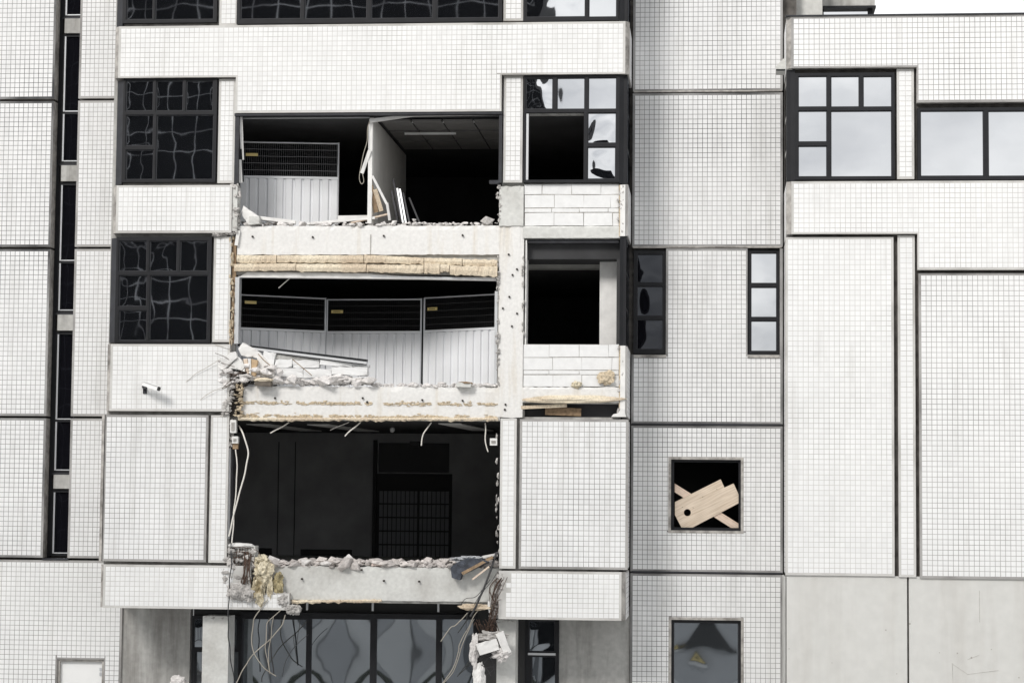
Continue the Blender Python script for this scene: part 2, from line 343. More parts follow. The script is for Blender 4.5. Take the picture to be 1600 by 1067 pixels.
# ---------------------------------------------------------------- left wall with the slot windows
xA, xB0 = P(84.5, 150, YB).x, P(122.5, 150, YB).x
xB1 = P(186, 700, YB).x; xL = P(-180, 500, YB).x
jy = [-190, 151, 386.5, 655.5, 881]
for i in range(4):
    z1, z0 = zt(jy[i], YB) - (.025 if i else 0), zt(jy[i + 1], YB) + .025
    panel(None, YB, thick=.36, grout=GR_D, tile=TILE_G, world=(xL, xA, z0, z1), label='tiled panel left of the slot windows')
    panel(None, YB, thick=.36, grout=GR_M, tile=TILE_G, world=(xB0, xB1, z0, z1))
xDoor = (P(89, 1040, YB).x, P(162, 1040, YB).x); zd1 = zt(1040, YB); xWL = P(190, 1000, YB).x
zb = zt(883, YB)
panel(None, YB, thick=.36, grout=GR_M, tile=TILE, world=(xL, xWL, GZ + .3, zb), wholes=[(xDoor[0], xDoor[1], .3, zd1)])
dr = MB().box(xDoor[0] + .05, xDoor[1] - .05, YB + .12, YB + .17, .3, zd1 - .06); dr = part(dr, 'door', WHITE, label='plain white door at the foot of the left wall')
fr = MB(); slab(fr, (xDoor[0] + .002, xDoor[1] - .002, .3, zd1 - .002), [(xDoor[0] + .05, xDoor[1] - .05, .2, zd1 - .05)], YB + .05, YB + .2); fr.build('door_frame', EDGE, dr)
for q in (.25, .35, 1.6): MB().box(xDoor[1] - .12, xDoor[1] - .06, YB + .1, YB + .125, zd1 - q, zd1 - q + .07).build('hinge', STEEL, dr)
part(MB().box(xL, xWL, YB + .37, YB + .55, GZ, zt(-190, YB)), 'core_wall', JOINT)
part(MB().box(xL, P(1240, 0, YB).x, YB + .1, 11, zt(-190, YB), zt(-190, YB) + .2), 'roof', CONC_S)
# slot window units
YS = YB + .28
sx0, sx1 = P(95, 170, YS).x, xB0 - .002
units = [(-190, 21, [-60]), (47, 253, [172]), (283, 490, [409]), (520, 744, [661]), (771, 876, [])]
for k, (a, b, tr) in enumerate(units):
    za, zb_ = zt(a, YS), zt(b, YS); t = .055
    cuts = [za - t] + [zt(q, YS) for q in tr] + [zb_ + t]
    ps = []
    for i in range(len(cuts) - 1):
        ps.append((sx0 + .07, sx1 - .03, cuts[i + 1] + (t / 2 if i < len(cuts) - 2 else 0), cuts[i] - (t / 2 if i else 0)))
    o = part(slab(MB(), (sx0, sx1, zb_, za), ps, YS, YS + .08), 'slot_window', FRAME)
    for q in ps:
        PSEED[0] += 1; pane_mesh(q, YS + .04, .001, .0008, PSEED[0]).build('pane', GLASSD, o, smooth=True)
        MB().box(q[0] - .012, q[0] + .022, YS - .02, YS - .002, q[2], q[3]).build('glazing_bead', STEEL, o)
        MB().box(q[0] + .024, q[1], YS - .015, YS - .002, q[2] - .002, q[2] + .02).build('glazing_bead', STEEL, o)
part(MB().box(xA + .002, sx0 - .002, YS + .02, YS + .07, zt(880, YS), zt(-190, YS)), 'slot_reveal', FRAME)
for a, b in ((23, 46), (256, 281), (493, 518), (747, 769)):
    part(MB().box(sx0 + .06, sx1 - .004, YS - .06, YS + .1, zt(b, YS), zt(a, YS)), 'slot_spandrel', CONC_S)
    part(MB().box(sx0, sx1 - .004, YS - .03, YS - .01, zt(a, YS) + .002, zt(a, YS) + .04), 'slot_sill', FRAME2)
part(MB().box(sx0 - .08, sx1 + .02, YB - .03, YB + .34, zt(881.5, YB) - .012, zt(881.5, YB) + .02), 'slot_sill', FRAME2)

# ---------------------------------------------------------------- middle block, front plane Y = 0
xSp0, xSp1 = P(185, 90).x, P(977, 90).x                    # spandrel tile face
xSide0, xSide1 = P(178.5, 90).x, P(983, 90).x
def spandrel_corners(y0, y1, left=True, right=True):
    if left: corner(xSp0, xSide0, 0, zt(y1), zt(y0), EDGE)
    if right: corner(xSp1, xSide1, 0, zt(y1), zt(y0), EDGE)
cw = lambda a, b, y: (P(a, y).x, P(b, y).x)
zz = lambda a, b: (zt(b), zt(a))
def wpanel(x0, x1, ya, yb, Y=0, **k):                      # x in metres, y in photo rows
    return panel(None, Y, world=(x0, x1, zt(yb, Y), zt(ya, Y)), **k)
# rows above the frame
wpanel(xSp0, xSp1, -190, -132)
spandrel_corners(-190, -132)
# broad spandrel under the top windows, stepping down over the middle bay
xM0, xM1 = P(368, 150).x, P(783.5, 150).x
z117, z173 = zt(117), zt(174)
panel(None, 0, world=(xSp0, xSp1, z173, zt(35.5)), wholes=[(xSp0 - 1, xM0, z173 - 1, z117), (xM1, xSp1 + 1, z173 - 1, z117)], label='broad white tiled band over the upper torn bay')
spandrel_corners(35.5, 117)
part(MB().box(xM0 - .02, xM1 + .02, .02, .19, z173 - .055, z173 - .004), 'lintel_frame', FRAME2)
# top row windows
YW = .07
window((193, -130, 340, 36), YW, [(197, -110, 238, -62), (197, -57, 238, -12), (197, -7, 239, 31), (243, -110, 335, 31)], A=.0008, wave=.0007)
window((371, -130, 785, 36), YW, [(376, -110, 471, 30), (476, -110, 574, 29.5), (580, -110, 677, 29), (683, -110, 780, 28.5)], A=.0008, wave=.0007)
window((818, -130, 967, 33), YW, [(822, -110, 915, 27), (920, -110, 964, 27)], A=.0005, wave=.0006, warp={0: (.002, .006)})
YP = .1
wpanel(*cw(341, 370, 20), -130, 36, YP, thick=.09)
wpanel(*cw(786, 817, 20), -130, 33, YP, thick=.09)
# second row
def left_window(x0, x1, y0, y1, label):
    W_, H_ = x1 - x0, y1 - y0; X = lambda f: x0 + W_ * f; Yv = lambda f: y0 + H_ * f
    return window((x0, y0, x1, y1), YW, [(X(.03), Yv(.035), X(.327), Yv(.325)), (X(.353), Yv(.035), X(.645), Yv(.325)), (X(.672), Yv(.035), X(.965), Yv(.325)),
        (X(.03), Yv(.36), X(.327), Yv(.655)), (X(.03), Yv(.69), X(.327), Yv(.975)), (X(.353), Yv(.36), X(.965), Yv(.975))], A=.0006, wave=.0011, label=label)
left_window(191.5, 338, 120, 285, 'dark gridded window beside the slot windows, upper row')
left_window(180.5, 329.5, 370, 536, 'dark gridded window beside the slot windows, lower row')
for a, b, y0, y1, xr in ((178.5, 191.5, 120, 285, 200), (168.5, 180.5, 370, 536, 450), (180.5, 193, -130, 36, 20)):
    xb, xa = P(a, (y0 + y1) / 2).x, P(b, (y0 + y1) / 2, YW).x
    part(MB().vprism([(xa, YW + .01), (xb, .2), (xb, .34), (xa, .34)], zt(y1), zt(y0)), 'chamfered_jamb', FRAME2)
wpanel(*cw(339.5, 366, 200), 120, 284.5, YP, thick=.09)
wpanel(*cw(786, 816, 200), 118.5, 285.5, YP, thick=.09)
part(MB().box(xM0 - .01, P(372, 230).x, .05, .2, zt(286), z173 - .057), 'torn_window_frame', FRAME2)
part(MB().box(P(779, 230).x, P(784, 230).x, .05, .2, zt(285), z173 - .057), 'torn_window_frame', FRAME2)
part(MB().box(P(764, 285).x, P(780, 285).x, .06, .16, zt(286.5), zt(281)), 'torn_window_frame', FRAME2)
window((818.5, 117.5, 968, 285), YW, [(821, 122, 864, 171), (870, 121.5, 914, 171), (919, 121, 963.5, 171), (918, 176, 963, 224), (917.5, 229.5, 962, 280)], missing=[(821, 176, 912, 281)],
       A=.0006, wave=.0008, warp={0: (.004, .0065), 3: (.003, .005), 4: (.004, .005)}, label='corner window with its big pane knocked out')
part(MB().box(P(821.5, 230).x, P(825, 230).x, .09, .2, zt(281), zt(177)), 'window_stile', ALU)
sp2 = wpanel(P(181.5, 326).x, P(362, 326).x, 287.5, 363, skip=lambda x, z: x > P(360, 300).x)
# left spandrels
wpanel(P(172, 590).x, P(358.5, 590).x, 539, 645, skip=lambda x, z: x > P(340, 620).x + .25 * (z - zt(645)) + .08 * mnoise.noise(Vector((x * 9, z * 9, 0))) + .12)
for a, b, y0, y1 in ((175.5, 181.5, 287.5, 363), (165.5, 172, 539, 645), (155.5, 161, 889, 957)):
    corner(P(b, (y0 + y1) / 2).x, P(a, (y0 + y1) / 2).x, 0, zt(y1), zt(y0), EDGE)
YL = .06
part(MB().box(P(155.5, 770).x, P(161, 770).x, YL, .3, zt(884), zt(651)), 'corner_strip', EDGE)
wpanel(P(159, 770).x + .01, P(322.5, 770).x, 651, 883.5, YL, thick=.13, tile=TILE_G, grout=GR_M)
wpanel(*cw(326.5, 355, 770), 651, 884, YL, thick=.12)
wpanel(*cw(331.5, 358.5, 450), 369, 535.5, YP, thick=.09)
wpanel(*cw(780.5, 806, 770), 653.5, 888, YL, thick=.12)
wpanel(P(811, 770).x, P(981, 770).x, 654.5, 888, YL, thick=.13, tile=TILE_G, grout=GR_M)
# bottom spandrels with broken ends
x4 = P(452, 940).x; zc4 = zt(938)
wpanel(P(161, 920).x, x4, 888.5, 957.5, wholes=[(P(392, 910).x, x4 + 1, zt(931), zt(880))],
       skip=lambda x, z: x > P(441, 945).x + .08 * mnoise.noise(Vector((0, z * 8, 3))) or (x > P(366, 910).x + .25 * mnoise.noise(Vector((z * 5, 1, 0))) and z > zt(934) + .1 * mnoise.noise(Vector((x * 5, 2, 0)))))
wpanel(P(779, 930).x, P(971, 930).x, 891.5, 967, skip=lambda x, z: x < P(793, 930).x - .12 * (z - zt(925)) * -1 + .1 * mnoise.noise(Vector((x * 7, z * 7, 5))))
corner(P(971, 930).x, P(976.5, 930).x, 0, zt(967), zt(891.5), EDGE)
# side of the block (faces right, seen across the recess)
XS = xSide1 - .01
for a, b, st in ((36, 116, .1), (288, 368, .1), (540, 650.5, .1), (653.5, 888, .1), (891.5, 967, .1)):
    side_panel(XS, st, YB - .002, zt(b), zt(a), 1)
for a, b in ((-130, 35), (117, 287), (369, 539)):
    o = part(MB().box(XS - .1, XS - .03, .12, YB - .01, zt(b), zt(a)), 'side_window', FRAME)
    zr0, zr1 = zt(b), zt(a)
    for y0, y1 in ((.22, .85), (.92, 1.62)):
        for k in range(3):
            MB().box(XS - .035, XS - .02, y0, y1, zr0 + (zr1 - zr0) * (k + .06) / 3, zr0 + (zr1 - zr0) * (k + .94) / 3).build('pane', GLASSD, o)
    # chamfered dark post at the corner
    xa = P(968, (a + b) / 2).x
    part(MB().vprism([(xa, .075), (XS - .03, .16), (XS - .03, .3), (xa, .3)], zr0, zr1), 'corner_post', FRAME)
# window head edges
# core behind the panels
holes = [R(366.5, 176, 783, 351), R(821, 177, 912, 281), R(364, 428, 776, 604), R(818, 372, 968, 538), R(818, 630, 966, 651), R(356, 656, 780, 886)]
part(slab(MB(), (P(160, 770).x, xSide1 - .15, zt(945), zt(-190)), holes, .215, .36), 'core_wall', CONC_S)
part(MB().box(P(160, 770).x, P(178, 770).x, .3, YB + .3, zt(950), zt(-190)), 'side_wall', CONC_S)
# floors, ceilings and inside walls
xi0, xi1 = P(200, 500).x, XS - .14
YR = 9.0
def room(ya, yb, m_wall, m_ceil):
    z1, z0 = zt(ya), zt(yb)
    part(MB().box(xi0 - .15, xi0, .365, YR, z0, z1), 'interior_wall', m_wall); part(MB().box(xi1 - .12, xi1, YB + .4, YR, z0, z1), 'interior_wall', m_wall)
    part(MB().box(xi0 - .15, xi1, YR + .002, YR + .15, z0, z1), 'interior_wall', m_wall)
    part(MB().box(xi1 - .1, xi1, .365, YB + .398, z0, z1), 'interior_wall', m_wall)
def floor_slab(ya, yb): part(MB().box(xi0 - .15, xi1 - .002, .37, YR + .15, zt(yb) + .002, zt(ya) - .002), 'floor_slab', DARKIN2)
def bounce_sheet(y, k): part(MB().box(xi0, xi1 - .2, .56, YR - .01, zt(y) - .001, zt(y) + .02), 'floor_bounce_sheet', k)  # unseen pale sheet added on the floor to bounce light into the room
bounce_sheet(351.5, mat('bounce_floor_grey', (.42, .41, .39), .95, nscale=2, namt=.25)); bounce_sheet(887, CONC_S); bounce_sheet(605, CONC_S)
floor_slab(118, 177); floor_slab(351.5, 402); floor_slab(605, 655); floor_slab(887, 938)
BLACKIN = mat('shade_dark_interior', (.05, .05, .052), .9, nscale=1.2, namt=.25)  # deep room shade put into the wall colour
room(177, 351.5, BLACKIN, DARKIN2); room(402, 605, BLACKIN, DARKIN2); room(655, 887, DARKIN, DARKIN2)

# ---------------------------------------------------------------- structural frame laid bare
def rough_beam(px, Y, depth, m, name, jt=.03, jb=.015, jf=.008, label=None, n=60, seed=0):
    a, b, c_, d = R(*px, Y); mb = MB(); rows = 7; vs = []; fs = []
    for i in range(n + 1):
        x = a + (b - a) * i / n
        for j in range(rows):
            f = j / (rows - 1); z = c_ + (d - c_) * f
            q = Vector((x * 2.1, z * 2.1, seed))
            if j == rows - 1: z += jt * (mnoise.noise(Vector((x * 3, seed, 0))) + .8 * mnoise.noise(Vector((x * 11, seed, 4)))) - jt * .5
            if j == 0: z += jb * (mnoise.noise(Vector((x * 3, seed, 7))) + .8 * mnoise.noise(Vector((x * 9, seed, 2))))
            vs.append((x, Y + jf * (mnoise.noise(q) + .6 * mnoise.noise(q * 4)) + (.03 * random.random() if j == rows - 1 else 0), z))
        vs.append((x, Y + depth, vs[-1][2])); vs.append((x, Y + depth, vs[-rows - 1][2]))
    s_ = rows + 2
    for i in range(n):
        for j in range(s_): fs.append((i * s_ + j, (i + 1) * s_ + j, (i + 1) * s_ + (j + 1) % s_, i * s_ + (j + 1) % s_))
    fs.append(tuple(range(s_))); fs.append(tuple(n * s_ + j for j in range(s_))[::-1])
    mb.add(vs, fs); return mb.build(name, m, B, label=label)
YC = .14
rough_beam((371, 352, 781, 398), YC, .4, BEAM, 'concrete_beam', label='whitewashed beam under the upper torn bay', seed=1)
rough_beam((373, 603, 781, 656), YC, .4, BEAM, 'concrete_beam', label='beam with tan residue lines under the fenced bay', seed=2)
rough_beam((404, 884, 784, 938), YC + .02, .4, CONC, 'concrete_beam', label='grey beam under the lowest torn bay', seed=3, jt=.04)
rough_beam((779, 351, 817.5, 652), YC - .012, .5, BEAM, 'concrete_column', label='whitewashed column with anchor holes', n=12, seed=4)
rough_beam((780, 290, 818, 353), YC - .03, .4, CONC, 'concrete_column', n=12, seed=5)
rough_beam((817, 353, 973, 372), YC - .02, .45, CONC, 'concrete_beam', n=30, seed=6, jt=.01, jb=.008)
rough_beam((816, 604, 970, 629), YC - .03, .4, BEAM, 'concrete_beam', n=30, seed=7, jt=.02, jb=.02)
ho = MB()
for x, y in ((395, 370), (489, 371), (600, 369), (723, 368), (795, 398), (801, 430), (808, 421), (796, 464), (786, 482), (808, 490), (800, 510), (430, 622), (567, 622), (574, 628), (660, 625), (723, 626), (789, 640), (472, 904), (600, 907), (655, 908), (565, 890), (790, 632)):
    p = P(x, y, YC); q = [(p.x + .022 * math.cos(k), p.z + .022 * math.sin(k)) for k in np.arange(0, 6.28, .785)]; ho.prism(q, YC - .045, YC + .03)
part(ho, 'anchor_holes', CRACKD, kind='stuff')  # dark discs stand for the shade in the holes
# seam lines in beam
part(MB().box(P(578.6, 375, YC).x, P(579.6, 375, YC).x, YC - .016, YC + .05, zt(397, YC), zt(366, YC)), 'beam_joint', MORT)
# ground-floor columns and set-back walls
for a, b, y0 in ((316, 350, 962), (776, 801, 968)):
    r = R(a, y0, b, 1067, .35); o = part(MB().box(r[0], r[1] + (.09 if a < 400 else .06), .35, .95, GZ, r[3]), 'ground_column', CONC)
    for k in range(7): 
        mb = MB(); chunk(mb, (r[0] + (r[1] - r[0]) * random.random(), .38, r[3] - random.uniform(0, .05)), (.12, .1, .08)); mb.build('broken_top', BROKE, o)
part(MB().box(xWL, P(296, 1000, YB).x, YB + .05, YB + .3, GZ, zt(945, YB)), 'render_wall', CONC_S)
part(MB().box(P(872.5, 1000, YB).x, P(983.5, 1000, YB).x, YB + .05, YB + .3, GZ, zt(945, YB)), 'render_wall', CONC_S)
part(MB().box(P(983.6, 1000, YB).x, P(987.6, 1000, YB).x, YB + .03, YB + .3, GZ, zt(893, YB)), 'corner_strip', JOINT)
part(MB().box(P(150, 1000).x, XS - .15, .365, YB + 1.2, zt(943), zt(938) - .004), 'soffit', DARKIN)
YG = YB - .1
window((296, 962, 372, 1400), YG + .1, [(302, 966, 318, 1012), (302, 1017, 318, 1390), (352, 966, 370, 1012), (352, 1017, 370, 1390)], g=GLASSG, A=.003, wave=.003, name='ground_window')
window((372, 958, 745, 1400), YG, [(378, 966, 479, 1072), (485, 966, 579, 1072), (587, 966, 682, 1072), (689, 966, 740, 1072), (378, 1079, 479, 1390), (485, 1079, 579, 1390), (587, 1079, 682, 1390), (689, 1079, 740, 1390)], g=GLASSG, A=-.0029, wave=.0002, n=22, name='ground_window', label='wide ground floor window with bulging reflections')
part(MB().box(P(300, 950, YG).x, P(820, 950, YG).x, YG + .2, YG + .3, zt(975, YG), zt(936, YG)), 'void_shade_panel', INK)  # black panel stands in for the shaded void above the glass
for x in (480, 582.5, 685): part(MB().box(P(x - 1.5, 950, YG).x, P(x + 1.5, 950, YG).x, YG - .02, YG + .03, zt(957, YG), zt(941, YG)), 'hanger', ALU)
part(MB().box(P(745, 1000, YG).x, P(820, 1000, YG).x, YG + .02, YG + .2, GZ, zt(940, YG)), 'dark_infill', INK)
window((818, 966, 872, 1400), YG + .05, [(826, 970, 867, 1018), (829, 1025, 867, 1390)], g=GLASSG, A=.004, wave=.006, name='ground_window', label='narrow ground floor window right of the broken corner')
part(MB().box(P(825, 1020, YG).x, P(868, 1020, YG).x, YG, YG + .045, zt(1022.5, YG), zt(1019, YG)), 'transom', ALU)

# ---------------------------------------------------------------- recessed wall between the blocks
xr0, xr1 = XS + .03, P(1223, 500, YB).x
ry = [-190, 146.5, 387.5, 662, 891.5, 1460]
wr = {2: [(990, 391, 1040.5, 554), (1168, 391, 1218.5, 554)], 3: [(1047.5, 717, 1158.5, 829)], 4: [(1047.5, 967, 1158.5, 1300)]}
for i in range(5):
    z1, z0 = zt(ry[i], YB) - .02, max(GZ, zt(ry[i + 1], YB) + .02)
    hs = [R(*q, YB) for q in wr.get(i, [])]
    hs = [(xr0 - 1 if q[0] < xr0 + .15 else q[0], q[1], q[2], q[3]) for q in hs]
    hs = [(q[0], q[1], q[2], z1 + 1 if q[3] > z1 - .12 else q[3]) for q in hs]
    panel(None, YB, thick=.15, grout=GR_D, tile=TILE_G, world=(xr0, xr1, z0, z1), wholes=hs)
rc = [R(1050, 720, 1156, 827, YB)]
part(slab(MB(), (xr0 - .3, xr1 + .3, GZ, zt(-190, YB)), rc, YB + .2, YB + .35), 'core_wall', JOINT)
q = rc[0]
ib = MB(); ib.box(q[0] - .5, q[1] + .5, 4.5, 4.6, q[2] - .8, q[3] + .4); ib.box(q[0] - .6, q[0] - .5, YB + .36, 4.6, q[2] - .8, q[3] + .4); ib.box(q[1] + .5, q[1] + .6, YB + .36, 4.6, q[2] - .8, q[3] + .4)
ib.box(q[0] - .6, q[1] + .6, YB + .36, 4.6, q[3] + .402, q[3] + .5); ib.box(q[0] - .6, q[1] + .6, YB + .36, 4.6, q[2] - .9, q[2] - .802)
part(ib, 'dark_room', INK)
window((990, 391, 1040, 553), YB + .07, [(995, 397, 1036, 442), (995, 447, 1036, 494), (995, 499, 1036, 546)], g=GLASSD, A=.002, wave=.003, label='slim black window beside the torn block')
window((1168.5, 391, 1218, 553), YB + .07, [(1173, 395, 1214, 443), (1173, 448.5, 1214, 496), (1173, 501, 1214, 549)], A=.0006, wave=.001, label='slim window with pale sky in its panes')
window((1048, 717.5, 1158, 829), YB + .07, [], missing=[(1053, 722, 1154, 824)], depth=.1, label='square window opening without glass')
window((1048, 968, 1158, 1299), YB + .07, [(1052, 972, 1154, 1082), (1052, 1088, 1154, 1290)], g=GLASSG, A=-.0026, wave=.00025, n=22, label='square ground floor window with warning sign mirrored')
def surround(px, t=5, top=True):
    r = R(*px, YB); e = t * PX; mb = slab(MB(), (r[0] - e, r[1] + e, r[2] - e, r[3] + e), [(r[0] + .005, r[1] - .005, r[2] + .005, r[3] - .005)], YB - .012, YB + .06); part(mb, 'window_surround', EDGE)
surround((1048, 717.5, 1158, 829), 4); surround((1048, 968, 1158, 1299), 4)
for a, b, y in ((990, 1041, 554), (1168, 1218, 554)):
    part(MB().box(P(a, y, YB).x, P(b, y, YB).x, YB - .03, YB + .02, zt(y + 4, YB), zt(y, YB)), 'window_sill', EDGE)
for y in (145.5, 387, 661.5, 891):
    part(MB().box(xr0 + .02, xr1 - .02, YB - .018, YB + .1, zt(y, YB) - .012, zt(y, YB) + .022), 'joint_cap', EDGE if y < 400 else FRAME2)
part(MB().prism([(p.x, p.z) for p in (P(1212.5, 112, .9), P(1212.5, 104, .9), P(1224, 92, .9), P(1228, 92, .9), P(1228, 112, .9))], .9, 1.3), 'corbel', CONC)
part(MB().box(P(1212.5, 113, .9).x, P(1228, 113, .9).x, .88, 1.32, zt(114.5, .9), zt(112, .9) - .003), 'corbel_flashing', FRAME)

# ---------------------------------------------------------------- right block
xq0, xq1 = P(1236.5, 90).x, P(1720, 500).x
xqs = P(1229, 90).x; xstep = P(1432.5, 140).x
panel(None, 0, world=(xq0, xq1, zt(165), zt(31)), wholes=[(xq0 - 1, xstep, zt(165) - 1, zt(110.5))], tile=TILE, grout=GR_M, label='tiled parapet of the lower right block')
panel(None, 0, world=(xq0, xq1, zt(422), zt(285.5)), wholes=[(xq0 - 1, xstep, zt(422) - 1, zt(366.5))], tile=TILE, grout=GR_L)
for a, b in ((31, 110.5), (285.5, 366.5)):
    part(MB().vprism([(xq0, .001), (xqs, .09), (xqs, .3), (xq0, .3)], zt(b), zt(a)), 'corner_strip', EDGE)
part(MB().box(xqs - .02, xq1, -.03, .35, zt(31) + .002, zt(29)), 'coping', FRAME2)
window((1242, 114, 1398, 281), YW, [(1247, 119, 1292.5, 167.5), (1298, 119, 1343, 167.5), (1348.5, 119, 1394, 167.5), (1247, 173, 1292.5, 222), (1247, 228, 1292.5, 276.5), (1298, 173, 1394, 276.5)], A=.0003, wave=.0004, label='bright gridded corner window of the right block')
part(MB().vprism([(P(1242, 200, YW).x, YW + .01), (xqs, .16), (xqs, .3), (P(1242, 200, YW).x, .3)], zt(284), zt(111)), 'corner_post', FRAME)
wpanel(*cw(1402, 1429, 200), 113, 282.5, YP, thick=.09)
window((1433.5, 168, 1720, 281), YW, [(1438, 173, 1537.5, 275.5), (1544, 173, 1650, 275.5), (1655, 173, 1715, 275.5)], A=.0003, wave=.0005, label='wide window with clouds mirrored, right block')
YQ = .09
wpanel(P(1227.5, 630).x, P(1397.5, 630).x, 371.5, 893, YQ, thick=.12, grout=GR_L)
wpanel(*cw(1404, 1431, 630), 369, 894, YQ, thick=.11, grout=GR_L)
wpanel(P(1437, 660).x, xq1, 427, 895.5, YQ, thick=.12, grout=GR_M)
r1 = R(1229, 899, 1417.5, 1100, .13)
for a, b in ((r1[0], r1[1]), (P(1420.5, 1000, .13).x, xq1)): part(MB().box(a, b, .13, .21, GZ, r1[3]), 'concrete_base_panel', BASEC)
mk = MB()
for x, y, q in ((1384, 984, .016), (1421.5, 974, .02), (1468, 1019, .012), (1496, 1020, .016), (1233, 1013, .012), (1518, 1027, .02), (1549, 1014, .012), (1401, 1052, .012), (1592, 1058, .015), (1300, 1035, .01)):
    p = P(x, y, .13); mk.prism([(p.x + q * math.cos(k), p.z + q * math.sin(k)) for k in np.arange(0, 6.28, .785)], .127, .14)
part(mk, 'tie_holes', MORT, kind='stuff')
ck = MB(); ck.prism([(P(x, y, .13).x, P(x, y, .13).z) for x, y in ((1530, 922), (1530.6, 922), (1530.9, 972), (1530.3, 972))], .127, .14)
for a, b in (((1487, 1036), (1512, 1053)), ((1512, 1053), (1560, 1047)), ((1488, 1035), (1489, 1067)), ((1512, 1030), (1530, 1023))): ck.bar(P(*a, .13), P(*b, .13), .006, .008)
part(ck, 'hairline_crack', MORT)
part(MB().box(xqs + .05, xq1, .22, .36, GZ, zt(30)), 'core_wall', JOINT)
part(MB().box(xqs + .02, xqs + .2, .36, YB + 8, GZ, zt(34)), 'side_wall', CONC_S)
part(MB().box(xqs + .2, xq1, .37, YB + 8, zt(36), zt(33)), 'roof', CONC_S)
for a, b, st in ((31, 112, .1), (285, 368, .1), (371, 893, .1)): side_panel(xqs + .004, st, YB - .002, zt(b), zt(a), -1, grout=GR_M, tile=TILE)
o = part(MB().box(xqs + .03, xqs + .1, .12, YB - .01, zt(284), zt(112)), 'side_window', FRAME)
for y0, y1 in ((.22, .85), (.92, 1.6)): 
    for k in range(3): MB().box(xqs + .02, xqs + .032, y0, y1, zt(284) + .05 + k * .73, zt(284) + .7 + k * .73).build('pane', GLASSD, o)
part(MB().box(P(1222.5, 1000, YB).x, P(1229, 1000, .3).x - .02, .25, YB, GZ, zt(896)), 'side_wall', CONC)
# stair tower and roof room above the right block
part(MB().box(P(1224, 10, 2.2).x, P(1285, 10, 2.2).x, 2.2, 8, zt(33), zt(-190, YB)), 'stair_tower', CONC)
r = R(1285.5, -70, 1367, 10, 3)
part(MB().box(r[0], r[1], 3, 8, r[2], r[3]), 'roof_room', CONC_S)
part(MB().box(r[0], r[1] + .02, 2.95, 8.02, r[2] - .05, r[2] - .002), 'roof_room_fascia', FRAME)
o = part(slab(MB(), (r[0], P(1364, 20, 3).x, zt(30, 3), r[2] - .052), [R(1287, 13.5, 1356, 25, 3.1)], 3.1, 3.2), 'roof_room_window', FRAME)
rr = R(1287, 13.5, 1356, 25, 3.1); pane_mesh(rr, 3.15, 0, .0003, 99).build('pane', GLASS, o, smooth=True)

# ---------------------------------------------------------------- block infill walls
def block_wall(rows, Y, label):
    x0, x1, y0, y1 = rows[0][2][0], rows[0][2][-1], rows[0][0], rows[-1][1]
    r = R(x0, y0, x1, y1, Y)
    o = part(MB().box(r[0], r[1], Y + .012, Y + .12, r[2], r[3]), 'block_wall', MORT, label=label)
    for ya, yb, xs in rows:
        for a, b in zip(xs[:-1], xs[1:]):
            q = R(a + .4, ya + .35, b - .4, yb - .35, Y); j = lambda: random.uniform(-.006, .006); dy = random.uniform(-.006, .006)
            MB().add([(q[0] + j(), Y + dy, q[2] + j()), (q[1] + j(), Y + dy, q[2] + j()), (q[1] + j(), Y + dy, q[3] + j()), (q[0] + j(), Y + dy, q[3] + j()),
                      (q[0], Y + .1, q[2]), (q[1], Y + .1, q[2]), (q[1], Y + .1, q[3]), (q[0], Y + .1, q[3])], [(0, 1, 2, 3), (0, 4, 5, 1), (1, 5, 6, 2), (2, 6, 7, 3), (3, 7, 4, 0), (7, 6, 5, 4)]).build('block', AAC, o)
    return o
block_wall([(288, 304, (819.5, 847, 893, 939, 967)), (304.5, 325, (819.5, 866, 912, 954, 967)), (325.5, 332, (819.5, 862, 905, 950, 967)), (332.5, 353, (819.5, 865.5, 912, 957, 967))], .15, 'white block infill under the corner window')
block_wall([(538, 558, (817.5, 858, 905, 951, 967)), (558.5, 578, (817.5, 863.5, 909, 956, 967)), (578.5, 585, (817.5, 858, 905, 952, 967)), (585.5, 604, (817.5, 864, 909, 945, 967))], .15, 'white block infill under the empty right opening')
# broken jamb pieces at the right of those walls
def jamb(y0, y1, label=None):
    r = R(969, y0, 977, y1, .08); part(MB().box(r[0], r[1], .08, .3, r[2], r[3]), 'broken_jamb', PLAST)
    mb = MB()
    for k in range(16): chunk(mb, (r[0] + random.uniform(-.05, .08), .1, r[2] + (r[3] - r[2]) * random.random()), (.07, .07, .12))
    part(mb, 'broken_edge', BROKE, kind='stuff')
    part(MB().box(P(967.2, y0).x, P(969, y0).x, .1, .3, r[2], r[3]), 'edge_gap', TANRES)
jamb(289, 369); jamb(540, 650)
part(MB().prism([(p.x, p.z) for p in (P(955, 651), P(958, 647), P(966, 645), P(970, 638), P(975, 638), P(978, 651))], .03, .35), 'broken_jamb', PLAST)

# inside of the right opening
part(MB().box(P(816, 400, 1.4).x, P(945, 400, 1.4).x, 1.4, 1.8, zt(419, 1.4), zt(385, 1.4)), 'ceiling_beam', GREYIN)
part(MB().box(P(937, 460, .9).x, P(972, 460, .9).x, .9, 1.25, zt(560, .9), zt(392, .9)), 'plastered_pier', PLAST)
part(MB().box(P(818.5, 376).x, P(966, 376).x, .2, .9, zt(378), zt(373)), 'opening_head', FRAME2)
part(MB().tube([P(858, 389, .7), P(925, 389, .7), P(967, 390, .7)], .03), 'ceiling_pipe', GREYIN)
part(MB().box(P(819.5, 460).x, P(821.5, 460).x, .16, .6, zt(538), zt(374)), 'opening_lining', PLAST)
